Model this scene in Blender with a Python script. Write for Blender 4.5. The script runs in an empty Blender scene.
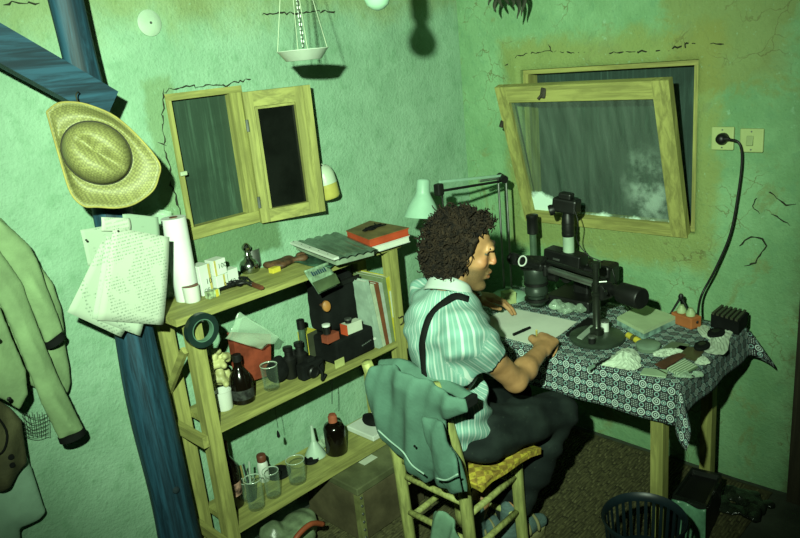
import bpy, bmesh, math, random
import numpy as np
from mathutils import Vector, Matrix
from mathutils.bvhtree import BVHTree
random.seed(7); RNG = np.random.default_rng(7)
scn = bpy.context.scene; COL = scn.collection
# ------------------------------------------------------------------ camera
# wall_left is the plane Y=0, wall_right the plane X=0, the room lies at X<0, Y<0, floor Z=0
FPX = 731.53
yaw, pit, rol = [math.radians(a) for a in (45.7214, 16.6142, -5.5799)]
cF = np.array([math.cos(yaw)*math.cos(pit), math.sin(yaw)*math.cos(pit), -math.sin(pit)])
cR = np.cross(cF, [0, 0, 1.]); cR /= np.linalg.norm(cR); cU = np.cross(cR, cF)
cR, cU = math.cos(rol)*cR+math.sin(rol)*cU, -math.sin(rol)*cR+math.cos(rol)*cU
CAM = np.array([-2.6567, -2.2038, 1.7506])
cd = bpy.data.cameras.new('camera'); cd.sensor_width = 36; cd.lens = FPX*36/800; cd.clip_start = .02
cam = bpy.data.objects.new('camera', cd); COL.objects.link(cam); scn.camera = cam
cam.matrix_world = Matrix([[cR[i], cU[i], -cF[i], CAM[i]] for i in range(3)]+[[0, 0, 0, 1]])
# ------------------------------------------------------------------ world, flash, exposure
w = bpy.data.worlds.new('world'); scn.world = w; w.use_nodes = True
w.node_tree.nodes['Background'].inputs[0].default_value = (.55, 1, .7, 1)
w.node_tree.nodes['Background'].inputs[1].default_value = .005
fl = bpy.data.lights.new('camera_flash', 'SPOT'); fl.energy = 390; fl.color = (.75, 1.0, .69)
fl.spot_size = math.radians(82); fl.spot_blend = 1.0; fl.shadow_soft_size = .022
flash = bpy.data.objects.new('camera_flash', fl); COL.objects.link(flash)
FP = CAM-.24*cR+.25*cU
flash.location = FP
flash.rotation_euler = Vector(np.array([-1.04, -.42, 1.42])-FP).to_track_quat('-Z', 'Y').to_euler()
vs = scn.view_settings; vs.view_transform = 'Standard'; vs.look = 'None'; vs.gamma = 1; vs.exposure = 1.04; vs.use_curve_mapping = False
# ------------------------------------------------------------------ pixel helpers
def ray(px, py): return cR*(px-400)/FPX-cU*(py-269)/FPX+cF
def on(ax, v, px, py):
    d = ray(px, py); return CAM+(v-CAM[ax])/d[ax]*d
def onZ(z, px, py): return on(2, z, px, py)
def onY(y, px, py): return on(1, y, px, py)
def onX(x, px, py): return on(0, x, px, py)
# ------------------------------------------------------------------ materials
MATS = {}; KA = .55   # reflectance level of the whole room
def nt(name):
    m = bpy.data.materials.new(name); m.use_nodes = True
    t = m.node_tree; b = t.nodes['Principled BSDF']; return m, t, b
def node(t, ty, **kw):
    n = t.nodes.new(ty)
    for k, v in kw.items(): setattr(n, k, v)
    return n
def inp(t, n, i, v):
    if hasattr(v, 'is_output') or isinstance(v, bpy.types.NodeSocket): t.links.new(v, n.inputs[i])
    else: n.inputs[i].default_value = v
def mth(t, op, a, b=0.0, c=None, clamp=False):
    n = node(t, 'ShaderNodeMath', operation=op, use_clamp=clamp); inp(t, n, 0, a); inp(t, n, 1, b)
    if c is not None: inp(t, n, 2, c)
    return n.outputs[0]
def sstep(t, x, a, b):
    n = node(t, 'ShaderNodeMapRange', interpolation_type='SMOOTHSTEP'); inp(t, n, 0, x)
    n.inputs[1].default_value = a; n.inputs[2].default_value = b; return n.outputs[0]
def mixc(t, f, a, b):
    n = node(t, 'ShaderNodeMix', data_type='RGBA'); inp(t, n, 0, f)
    for i, v in ((6, a), (7, b)):
        if isinstance(v, (tuple, list)): v = tuple(v)+(1,)*(4-len(v))
        inp(t, n, i, v)
    return n.outputs[2]
def coords(t, scale=(1, 1, 1), kind='Object'):
    tc = node(t, 'ShaderNodeTexCoord'); mp = node(t, 'ShaderNodeMapping'); t.links.new(tc.outputs[kind], mp.inputs[0])
    mp.inputs['Scale'].default_value = scale; return mp.outputs[0]
def noise(t, vec, scale, detail=4, rough=.55, dist=0):
    n = node(t, 'ShaderNodeTexNoise'); t.links.new(vec, n.inputs['Vector']); n.inputs['Scale'].default_value = scale
    n.inputs['Detail'].default_value = detail; n.inputs['Roughness'].default_value = rough; n.inputs['Distortion'].default_value = dist
    return n.outputs[0]
def bump(t, b, h, strength, dist=.01):
    n = node(t, 'ShaderNodeBump'); n.inputs['Strength'].default_value = strength; n.inputs['Distance'].default_value = dist
    inp(t, n, 'Height', h); t.links.new(n.outputs[0], b.inputs['Normal'])
def M(name, col, rough=.75, var=.18, vs=9, bmp=.15, bs=60, metal=0, stretch=(1, 1, 1), spec=.3, trans=0, alpha=1, sss=0):
    if name in MATS: return MATS[name]
    m, t, b = nt(name); v = coords(t, stretch)
    f = noise(t, v, vs, 5, .6)
    col = tuple(c*KA for c in col); lo = tuple(c*(1-var*1.6) for c in col); hi = tuple(min(1, c*(1+var)) for c in col)
    t.links.new(mixc(t, sstep(t, f, .3, .7), lo, hi), b.inputs['Base Color'])
    b.inputs['Roughness'].default_value = rough; b.inputs['Metallic'].default_value = metal
    b.inputs['Specular IOR Level'].default_value = spec
    b.inputs['Transmission Weight'].default_value = trans; b.inputs['Alpha'].default_value = alpha
    if bmp: bump(t, b, noise(t, v, bs, 4, .6), bmp, .004)
    MATS[name] = m; return m
def wood(name, col, axis, var=.25, rough=.65):
    if name in MATS: return MATS[name]
    st = [22, 22, 22]; st[axis] = 1.6; col = tuple(c*KA for c in col)
    m, t, b = nt(name); v = coords(t, tuple(st))
    f = noise(t, v, 2.2, 6, .65, .6); g = noise(t, coords(t, (1, 1, 1)), 9, 3)
    c = mixc(t, sstep(t, f, .35, .68), tuple(x*(1-var*1.5) for x in col), tuple(x*(1+var*.5) for x in col))
    c = mixc(t, mth(t, 'MULTIPLY', sstep(t, g, .55, .75), .45), c, tuple(x*.5 for x in col))
    t.links.new(c, b.inputs['Base Color']); b.inputs['Roughness'].default_value = rough; b.inputs['Specular IOR Level'].default_value = .25
    bump(t, b, f, .25, .004); MATS[name] = m; return m
WOOD = (.42, .43, .13)
WX, WY, WZ = [wood('pale_wood_'+'xyz'[i], WOOD, i) for i in range(3)]
BLACK = M('black_plastic', (.008, .009, .008), .45, .3, spec=.28, bmp=.03)
BLACKM = M('black_matt', (.008, .010, .009), .9, .3, spec=.1)
CHROME = M('chrome', (.62, .68, .62), .18, .1, metal=1, bmp=0)
STEEL = M('dull_steel', (.40, .44, .40), .4, .2, metal=.9, bmp=.05)
WHITE = M('white_paint', (.78, .86, .76), .5, .06, bmp=.03)
PAPER = M('paper', (.80, .88, .74), .85, .06, 5, bmp=.05, bs=30)
RED = M('red_cover', (.62, .09, .03), .6, .12)
YEL = M('yellow_card', (.72, .62, .06), .6, .1)
def glassy(name, col, alpha, rough=.08):
    m, t, b = nt(name); b.inputs['Base Color'].default_value = tuple(col)+(1,); b.inputs['Roughness'].default_value = rough
    tr = node(t, 'ShaderNodeBsdfTransparent'); tr.inputs[0].default_value = tuple(min(1, .93+c*.06) for c in col)+(1,)
    mx = node(t, 'ShaderNodeMixShader'); lw = node(t, 'ShaderNodeLayerWeight'); lw.inputs[0].default_value = .35
    f = mth(t, 'ADD', mth(t, 'MULTIPLY', mth(t, 'POWER', lw.outputs['Facing'], 2.5), .7), alpha, clamp=True)
    t.links.new(f, mx.inputs[0]); t.links.new(tr.outputs[0], mx.inputs[1]); t.links.new(b.outputs[0], mx.inputs[2])
    t.links.new(mx.outputs[0], t.nodes['Material Output'].inputs[0]); MATS[name] = m; return m
GLASS = glassy('clear_glass', (.35, .50, .36), .02)
FILM = glassy('clear_plastic_film', (.45, .62, .46), .28, .2)
# ------------------------------------------------------------------ objects
def tagp(o, label=None, cat=None, group=None, kind=None):
    for k, v in (('label', label), ('category', cat), ('group', group), ('kind', kind)):
        if v: o[k] = v
    return o
def thing(name, label, cat, loc, group=None, kind=None):
    o = bpy.data.objects.new(name, None); COL.objects.link(o); o.location = Vector(loc); o.empty_display_size = .02
    return tagp(o, label, cat, group, kind)
def rootloc(p):
    v = Vector((0, 0, 0))
    while p is not None: v = v+p.location; p = p.parent
    return v
def link(name, verts, faces, mat, parent=None, smooth=False, loc=None, label=None):
    """verts are world coordinates; the object's origin goes to loc or to the middle of its base"""
    V = np.array(verts, float)
    if parent is None:
        o0 = np.array(loc if loc is not None else [(V[:, 0].min()+V[:, 0].max())/2, (V[:, 1].min()+V[:, 1].max())/2, V[:, 2].min()])
        off = o0; lc = Vector(o0)
    else:
        pr = np.array(rootloc(parent)); ctr = (V.min(0)+V.max(0))/2; off = ctr; lc = Vector(ctr-pr)
    me = bpy.data.meshes.new(name); me.from_pydata([tuple(v) for v in V-off], [], [tuple(map(int, f)) for f in faces]); me.validate()
    if mat: me.materials.append(mat)
    if smooth: me.polygons.foreach_set('use_smooth', [True]*len(me.polygons))
    ob = bpy.data.objects.new(name, me); COL.objects.link(ob); ob.location = lc
    if parent is not None: ob.parent = parent
    if label: ob['label'] = label
    return ob
def autosmooth(o, ang=35):
    bm = bmesh.new(); bm.from_mesh(o.data)
    for f in bm.faces: f.smooth = True
    for e in bm.edges:
        e.smooth = len(e.link_faces) == 2 and e.calc_face_angle(0) < math.radians(ang)
    bm.to_mesh(o.data); bm.free(); return o
def rotm(ax=(0, 0, 0)):
    return np.array(Matrix.Rotation(ax[2], 3, 'Z')@Matrix.Rotation(ax[1], 3, 'Y')@Matrix.Rotation(ax[0], 3, 'X'))
def frame(d):
    d = np.array(d, float); d /= np.linalg.norm(d); a = np.array([0, 0, 1.]) if abs(d[2]) < .9 else np.array([1., 0, 0])
    u = np.cross(a, d); u /= np.linalg.norm(u); return u, np.cross(d, u), d
class MB:
    def __init__(s): s.v = []; s.f = []
    def add(s, V, Fs):
        n = len(s.v); s.v += [tuple(x) for x in V]; s.f += [tuple(i+n for i in f) for f in Fs]; return s
    def hexa(s, P):  # P: 4 bottom then 4 top
        return s.add(P, [(3, 2, 1, 0), (4, 5, 6, 7), (0, 1, 5, 4), (1, 2, 6, 5), (2, 3, 7, 6), (3, 0, 4, 7)])
    def box(s, lo, hi): 
        (a, b, c), (d, e, f) = lo, hi
        return s.hexa([(a, b, c), (d, b, c), (d, e, c), (a, e, c), (a, b, f), (d, b, f), (d, e, f), (a, e, f)])
    def rbox(s, c, size, rot=(0, 0, 0), bev=0.0):
        R = rotm(rot) if not isinstance(rot, np.ndarray) else rot; h = np.array(size)/2
        if bev <= 0:
            P = [np.array(c)+R@(h*np.array(k)) for k in ((-1, -1, -1), (1, -1, -1), (1, 1, -1), (-1, 1, -1), (-1, -1, 1), (1, -1, 1), (1, 1, 1), (-1, 1, 1))]
            return s.hexa(P)
        b = min(bev, h.min()*.95); bm = bmesh.new(); bmesh.ops.create_cube(bm, size=1)
        for v in bm.verts: v.co = Vector((v.co.x*size[0], v.co.y*size[1], v.co.z*size[2]))
        bmesh.ops.bevel(bm, geom=bm.edges[:]+bm.verts[:], offset=b, segments=2, affect='EDGES', profile=.5)
        bm.verts.index_update()
        s.add([np.array(c)+R@np.array(v.co) for v in bm.verts], [[v.index for v in f.verts] for f in bm.faces]); bm.free(); return s
    def beam(s, a, b, wd, th, up=(0, 0, 1)):  # bar of width wd (sideways) and thickness th (along up)
        a = np.array(a, float); b = np.array(b, float); d = (b-a)/np.linalg.norm(b-a); sd = np.cross(d, up); sd /= np.linalg.norm(sd); u = np.cross(sd, d)
        P = [p+sd*i*wd/2+u*j*th/2 for j in (-1, 1) for p, i in ((a, -1), (b, -1), (b, 1), (a, 1))]
        return s.hexa(P)
    def cyl(s, a, b, r0, r1=None, n=16, caps=True):
        r1 = r0 if r1 is None else r1; a = np.array(a, float); b = np.array(b, float); u, w, d = frame(b-a); V = []; 
        for p, r in ((a, r0), (b, r1)):
            V += [p+r*(math.cos(2*math.pi*i/n)*u+math.sin(2*math.pi*i/n)*w) for i in range(n)]
        Fs = [(i, (i+1) % n, n+(i+1) % n, n+i) for i in range(n)]
        if caps: Fs += [tuple(range(n))[::-1], tuple(range(n, 2*n))]
        return s.add(V, Fs)
    def lathe(s, prof, base, axis=(0, 0, 1), n=24, cap0=True, cap1=True, sc=(1, 1)):
        base = np.array(base, float); u, w, d = frame(axis); V = []; k = len(prof)
        for r, h in prof:
            V += [base+d*h+r*(sc[0]*math.cos(2*math.pi*i/n)*u+sc[1]*math.sin(2*math.pi*i/n)*w) for i in range(n)]
        Fs = [(j*n+i, j*n+(i+1) % n, (j+1)*n+(i+1) % n, (j+1)*n+i) for j in range(k-1) for i in range(n)]
        if cap0: Fs.append(tuple(range(n))[::-1])
        if cap1: Fs.append(tuple(range((k-1)*n, k*n)))
        return s.add(V, Fs)
    def tube(s, pts, r, n=8, caps=True):
        pts = [np.array(p, float) for p in pts]; k = len(pts); rs = [r]*k if np.isscalar(r) else r; V = []; pu = None
        for j, p in enumerate(pts):
            d = pts[min(j+1, k-1)]-pts[max(j-1, 0)]; d = d/(np.linalg.norm(d)+1e-9)
            if pu is None: u, w, _ = frame(d)
            else:
                u = pu-d*(pu@d); u /= np.linalg.norm(u)+1e-9; w = np.cross(d, u)
            pu = u; V += [p+rs[j]*(math.cos(2*math.pi*i/n)*u+math.sin(2*math.pi*i/n)*w) for i in range(n)]
        Fs = [(j*n+i, j*n+(i+1) % n, (j+1)*n+(i+1) % n, (j+1)*n+i) for j in range(k-1) for i in range(n)]
        if caps: Fs += [tuple(range(n))[::-1], tuple(range((k-1)*n, k*n))]
        return s.add(V, Fs)
    def grid(s, fn, nu, nv, flip=False):
        V = [fn(i/(nu-1), j/(nv-1)) for j in range(nv) for i in range(nu)]
        Fs = [(j*nu+i, j*nu+i+1, (j+1)*nu+i+1, (j+1)*nu+i) for j in range(nv-1) for i in range(nu-1)]
        return s.add(V, [f[::-1] for f in Fs] if flip else Fs)
    def sheet(s, fn, nu, nv, th):  # closed thin sheet
        V = np.array([fn(i/(nu-1), j/(nv-1)) for j in range(nv) for i in range(nu)]).reshape(nv, nu, 3)
        du = np.gradient(V, axis=1); dv = np.gradient(V, axis=0); N = np.cross(du, dv); N /= np.linalg.norm(N, axis=2, keepdims=True)+1e-12
        A = (V+N*th/2).reshape(-1, 3); B = (V-N*th/2).reshape(-1, 3); n = nu*nv
        Fs = []
        for j in range(nv-1):
            for i in range(nu-1):
                q = (j*nu+i, j*nu+i+1, (j+1)*nu+i+1, (j+1)*nu+i); Fs.append(q); Fs.append(tuple(x+n for x in q[::-1]))
        ring = [i for i in range(nu)]+[j*nu+nu-1 for j in range(1, nv)]+[(nv-1)*nu+i for i in range(nu-2, -1, -1)]+[j*nu for j in range(nv-2, 0, -1)]
        for k in range(len(ring)):
            a, b = ring[k], ring[(k+1) % len(ring)]; Fs.append((b, a, a+n, b+n))
        return s.add(np.vstack([A, B]), Fs)
    def poly(s, P, off):  # extruded polygon: P loop of points, off = thickness vector
        P = [np.array(p, float) for p in P]; n = len(P); off = np.array(off)
        return s.add(P+[p+off for p in P], [tuple(range(n))[::-1], tuple(range(n, 2*n))]+[(i, (i+1) % n, n+(i+1) % n, n+i) for i in range(n)])
    def build(s, name, mat, parent=None, smooth=False, loc=None, label=None, auto=None):
        o = link(name, s.v, s.f, mat, parent, smooth, loc, label)
        bm = bmesh.new(); bm.from_mesh(o.data); bmesh.ops.recalc_face_normals(bm, faces=bm.faces[:]); bm.to_mesh(o.data); bm.free()
        if auto: autosmooth(o, auto)
        return o
def spline(pts, n):  # Catmull-Rom
    P = [np.array(p, float) for p in pts]; P = [2*P[0]-P[1]]+P+[2*P[-1]-P[-2]]; out = []; m = len(P)-3
    for k in range(n+1):
        t = k/n*m; i = min(int(t), m-1); t -= i; a, b, c, d = P[i:i+4]
        out.append(.5*((2*b)+(c-a)*t+(2*a-5*b+4*c-d)*t*t+(3*b-a-3*c+d)*t**3))
    return out
# ------------------------------------------------------------------ implicit surfaces
class SDF:
    def __init__(s, lo, hi, h):
        s.lo = np.array(lo, float); s.h = h; s.n = np.ceil((np.array(hi)-s.lo)/h).astype(int)+1; s.a = np.full(s.n, .2, np.float32)
        s.ax = [(s.lo[i]+np.arange(s.n[i])*h).astype(np.float32) for i in range(3)]
    def blk(s, lo, hi, m):
        i0 = np.clip(np.floor((np.array(lo)-m-s.lo)/s.h).astype(int), 0, s.n-1); i1 = np.clip(np.ceil((np.array(hi)+m-s.lo)/s.h).astype(int)+1, 1, s.n)
        sl = tuple(slice(a, b) for a, b in zip(i0, i1)); return sl, [s.ax[i][sl[i]].reshape([-1 if j == i else 1 for j in range(3)]) for i in range(3)]
    def mrg(s, sl, d, k, sub=False):
        A = s.a[sl]
        if sub: A = -A
        h = np.clip(.5+.5*(A-d)/k, 0, 1) if k > 0 else (d < A).astype(np.float32)
        R = A*(1-h)+d*h-k*h*(1-h); s.a[sl] = -R if sub else R; return s
    def cap(s, a, b, ra, rb=None, k=.012, fl=None, sub=False):
        """tapered capsule; fl=(axis, factor) squashes it along an axis"""
        rb = ra if rb is None else rb; a = np.array(a, float); b = np.array(b, float); r = max(ra, rb)+k*1.6
        mm = r*(1 if fl is None else max(1, fl[1])); sl, (x, y, z) = s.blk(np.minimum(a, b), np.maximum(a, b), mm)
        ab = b-a; L = ab@ab+1e-12; px, py, pz = x-a[0], y-a[1], z-a[2]
        t = np.clip((px*ab[0]+py*ab[1]+pz*ab[2])/L, 0, 1); qx, qy, qz = px-t*ab[0], py-t*ab[1], pz-t*ab[2]
        if fl is not None:
            n = np.array(fl[0], float); n /= np.linalg.norm(n); pr = (qx*n[0]+qy*n[1]+qz*n[2])*(1/fl[1]-1)
            qx, qy, qz = qx+pr*n[0], qy+pr*n[1], qz+pr*n[2]
        d = np.sqrt(qx*qx+qy*qy+qz*qz)-(ra+(rb-ra)*t)
        if fl is not None: d = d*min(1, fl[1])**.5
        return s.mrg(sl, d.astype(np.float32), k, sub)
    def chain(s, pts, rs, k=.012, fl=None):
        for i in range(len(pts)-1): s.cap(pts[i], pts[i+1], rs[i], rs[i+1], k, fl)
        return s
    def ell(s, c, r, R=None, k=.012, sub=False):
        R = np.eye(3) if R is None else R; c = np.array(c, float); m = max(r)+k*1.6; sl, (x, y, z) = s.blk(c, c, m)
        px, py, pz = x-c[0], y-c[1], z-c[2]; q = [(px*R[0, i]+py*R[1, i]+pz*R[2, i]) for i in range(3)]
        k0 = np.sqrt(sum((q[i]/r[i])**2 for i in range(3))); k1 = np.sqrt(sum((q[i]/r[i]**2)**2 for i in range(3)))+1e-6
        return s.mrg(sl, (k0*(k0-1)/k1).astype(np.float32), k, sub)
    def rbox(s, c, half, R=None, rad=.01, k=.01, sub=False):
        R = np.eye(3) if R is None else R; c = np.array(c, float); m = np.linalg.norm(half)+k*1.6; sl, (x, y, z) = s.blk(c, c, m)
        px, py, pz = x-c[0], y-c[1], z-c[2]; q = [np.abs(px*R[0, i]+py*R[1, i]+pz*R[2, i])-(half[i]-rad) for i in range(3)]
        d = np.sqrt(sum(np.maximum(v, 0)**2 for v in q))+np.minimum(np.maximum(np.maximum(q[0], q[1]), q[2]), 0)-rad
        return s.mrg(sl, d.astype(np.float32), k, sub)
    def disp(s, fn):
        x, y, z = [s.ax[i].reshape([-1 if j == i else 1 for j in range(3)]) for i in range(3)]
        s.a = (s.a+fn(x, y, z)).astype(np.float32); return s
    def mesh(s):
        A = s.a; A = np.pad(A, 1, constant_values=.2); lo = s.lo-s.h
        S = A < 0; n = np.array(A.shape)-1
        C = np.zeros(n, np.int16); offs = [(i, j, k) for i in (0, 1) for j in (0, 1) for k in (0, 1)]
        for i, j, k in offs: C += S[i:i+n[0], j:j+n[1], k:k+n[2]]
        act = (C > 0) & (C < 8); I = np.argwhere(act); acc = np.zeros((len(I), 3)); cnt = np.zeros(len(I))
        val = {o: A[I[:, 0]+o[0], I[:, 1]+o[1], I[:, 2]+o[2]] for o in offs}
        for o in offs:
            for ax in range(3):
                if o[ax]: continue
                p = list(o); p[ax] = 1; p = tuple(p); a, b = val[o], val[p]; m = (a < 0) != (b < 0)
                t = a[m]/(a[m]-b[m]); q = np.array(o, float)[None].repeat(m.sum(), 0); q[:, ax] = t; acc[m] += q; cnt[m] += 1
        V = lo+(I+acc/cnt[:, None])*s.h; idm = np.full(n, -1, int); idm[tuple(I.T)] = np.arange(len(I)); Q = []
        for ax in range(3):
            sa = [slice(1, -1)]*3; sb = [slice(1, -1)]*3; sa[ax] = slice(0, -1); sb[ax] = slice(1, None)
            a, b = S[tuple(sa)], S[tuple(sb)]; E = np.argwhere(a != b); ii = E+1; ii[:, ax] -= 1
            u, v = (ax+1) % 3, (ax+2) % 3; g = []
            for du, dv in ((0, 0), (-1, 0), (-1, -1), (0, -1)):
                c = ii.copy(); c[:, u] += du; c[:, v] += dv; g.append(idm[tuple(c.T)])
            q = np.stack(g, 1); fl = ~a[tuple(E.T)]; q[fl] = q[fl][:, ::-1]; Q.append(q)
        Q = np.vstack(Q); Q = Q[(Q >= 0).all(1)]
        return V, Q
    def build(s, name, mat, parent=None, loc=None, label=None, it=2):
        V, Q = s.mesh()
        if it:   # Laplacian smoothing
            e = np.vstack([Q[:, [0, 1]], Q[:, [1, 2]], Q[:, [2, 3]], Q[:, [3, 0]]])
            for _ in range(it):
                a = np.zeros_like(V); c = np.zeros(len(V)); np.add.at(a, e[:, 0], V[e[:, 1]]); np.add.at(a, e[:, 1], V[e[:, 0]]); np.add.at(c, e[:, 0], 1); np.add.at(c, e[:, 1], 1)
                V = V*.45+.55*a/np.maximum(c, 1)[:, None]
        me = bpy.data.meshes.new(name)
        if parent is None: o0 = np.array(loc if loc is not None else [(V[:, 0].min()+V[:, 0].max())/2, (V[:, 1].min()+V[:, 1].max())/2, V[:, 2].min()]); lc = o0
        else: o0 = (V.min(0)+V.max(0))/2; lc = o0-np.array(rootloc(parent))
        me.vertices.add(len(V)); me.vertices.foreach_set('co', (V-o0).ravel()); me.loops.add(Q.size); me.loops.foreach_set('vertex_index', Q.ravel())
        me.polygons.add(len(Q)); me.polygons.foreach_set('loop_start', np.arange(0, Q.size, 4)); me.polygons.foreach_set('loop_total', np.full(len(Q), 4))
        me.update(calc_edges=True); me.validate(); me.polygons.foreach_set('use_smooth', [True]*len(me.polygons)); me.materials.append(mat)
        ob = bpy.data.objects.new(name, me); COL.objects.link(ob); ob.location = Vector(lc)
        if parent is not None: ob.parent = parent
        if label: ob['label'] = label
        s.V = V; s.Q = Q; return ob
def textmesh(name, txt, size, O, ux, uy, mat, parent, label=None):
    """flat lettering as a mesh: O = lower left, ux / uy = writing and up directions"""
    cu = bpy.data.curves.new(name, 'FONT'); cu.body = txt; cu.size = size; cu.resolution_u = 2; o = bpy.data.objects.new(name, cu); COL.objects.link(o)
    dg = bpy.context.evaluated_depsgraph_get(); me = o.evaluated_get(dg).to_mesh(); V = [v.co.copy() for v in me.vertices]; Fs = [tuple(p.vertices) for p in me.polygons]
    o.evaluated_get(dg).to_mesh_clear(); bpy.data.objects.remove(o); bpy.data.curves.remove(cu)
    O, ux, uy = np.array(O, float), np.array(ux, float), np.array(uy, float); ux /= np.linalg.norm(ux); uy /= np.linalg.norm(uy)
    return link(name, [O+v.x*ux+v.y*uy for v in V], Fs, mat, parent, label=label)
# ================================================================== the setting
def wnoise(x, y, s=0):
    return (np.sin(x*7.1+1.3*s)*np.cos(y*6.3+s)+.6*np.sin(x*15.7+y*9.1+2*s)+.4*np.cos(y*23.+x*17.+s)+.3*np.sin(x*41+y*37+s))/2.3
def wall_mat(name, plane):
    m, t, b = nt(name); v = coords(t); sx = node(t, 'ShaderNodeSeparateXYZ'); t.links.new(v, sx.inputs[0])
    U = sx.outputs[0 if plane == 'left' else 1]; Zc = sx.outputs[2]
    n1 = noise(t, v, 3.2, 6, .6); n2 = noise(t, v, 20, 5, .6); n3 = noise(t, v, 85, 4, .65); nb = noise(t, v, 5, 6, .7, .4)
    c = mixc(t, sstep(t, n1, .3, .7), (.27, .49, .31), (.39, .65, .44)) if plane == 'left' else mixc(t, sstep(t, n1, .3, .7), (.19, .39, .18), (.30, .56, .29))
    c = mixc(t, mth(t, 'MULTIPLY', sstep(t, n2, .48, .75), .5), c, (.17, .38, .20))
    OCH = (.30, .36, .10); DK = (.16, .17, .06)
    def boxd(u0, u1, z0, z1, lo, hi, amp=.35):   # 1 inside, falling off outwards, ragged edge
        du = mth(t, 'SUBTRACT', mth(t, 'ABSOLUTE', mth(t, 'SUBTRACT', U, (u0+u1)/2)), abs(u1-u0)/2)
        dz = mth(t, 'SUBTRACT', mth(t, 'ABSOLUTE', mth(t, 'SUBTRACT', Zc, (z0+z1)/2)), abs(z1-z0)/2)
        d = mth(t, 'ADD', mth(t, 'MAXIMUM', du, dz), mth(t, 'MULTIPLY', mth(t, 'SUBTRACT', nb, .5), amp))
        return mth(t, 'SUBTRACT', 1, sstep(t, d, lo, hi))
    if plane == 'left':
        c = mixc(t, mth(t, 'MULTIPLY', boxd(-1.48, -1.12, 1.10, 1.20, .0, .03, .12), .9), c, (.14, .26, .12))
        c = mixc(t, mth(t, 'MULTIPLY', boxd(-1.53, -1.46, 1.2, 1.72, .0, .03, .14), .75), c, (.22, .36, .17))
        c = mixc(t, mth(t, 'MULTIPLY', boxd(-1.36, -1.27, 1.93, 2.05, .0, .05, .12), .7), c, (.20, .34, .20))
        c = mixc(t, mth(t, 'MULTIPLY', sstep(t, mth(t, 'ADD', Zc, mth(t, 'MULTIPLY', mth(t, 'SUBTRACT', nb, .5), .3)), 1.82, 1.98), .55), c, OCH)
    else:
        c = mixc(t, mth(t, 'MULTIPLY', boxd(-1.12, -.27, .88, 1.70, .0, .08, .22), .75), c, OCH)
        c = mixc(t, mth(t, 'MULTIPLY', boxd(-1.36, -1.0, 1.55, 2.0, .0, .08, .4), .65), c, (.27, .30, .08))
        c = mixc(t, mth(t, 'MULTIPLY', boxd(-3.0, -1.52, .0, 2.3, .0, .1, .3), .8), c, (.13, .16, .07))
        c = mixc(t, mth(t, 'MULTIPLY', sstep(t, nb, .56, .66), .55), c, (.24, .30, .11))
        vo = node(t, 'ShaderNodeTexVoronoi', feature='DISTANCE_TO_EDGE'); vo.inputs['Scale'].default_value = 9
        wv = node(t, 'ShaderNodeVectorMath', operation='MULTIPLY_ADD'); t.links.new(v, wv.inputs[0]); wv.inputs[1].default_value = (1, 1, 1)
        nn = node(t, 'ShaderNodeTexNoise'); t.links.new(v, nn.inputs['Vector']); nn.inputs['Scale'].default_value = 7; nn.inputs['Detail'].default_value = 5
        sc = node(t, 'ShaderNodeVectorMath', operation='SCALE'); t.links.new(nn.outputs['Color'], sc.inputs[0]); sc.inputs['Scale'].default_value = .22
        t.links.new(sc.outputs[0], wv.inputs[2]); t.links.new(wv.outputs[0], vo.inputs['Vector'])
        ck = mth(t, 'MULTIPLY', mth(t, 'SUBTRACT', 1, sstep(t, vo.outputs['Distance'], .0, .025)), sstep(t, n1, .50, .6))
        c = mixc(t, mth(t, 'MULTIPLY', ck, .75), c, DK)
    c = mixc(t, mth(t, 'MULTIPLY', sstep(t, n3, .57, .75), .4), c, (.12, .26, .13)); c = mixc(t, mth(t, 'MULTIPLY', sstep(t, noise(t, v, 38, 5, .7), .60, .74), .5), c, (.42, .74, .50))
    mm = node(t, 'ShaderNodeVectorMath', operation='SCALE'); t.links.new(c, mm.inputs[0]); mm.inputs['Scale'].default_value = KA; c = mm.outputs[0]
    t.links.new(c, b.inputs['Base Color']); b.inputs['Roughness'].default_value = .85; b.inputs['Specular IOR Level'].default_value = .2
    bump(t, b, mth(t, 'ADD', mth(t, 'MULTIPLY', n2, 1.0), mth(t, 'MULTIPLY', n3, .8)), .55, .009); return m
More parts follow.
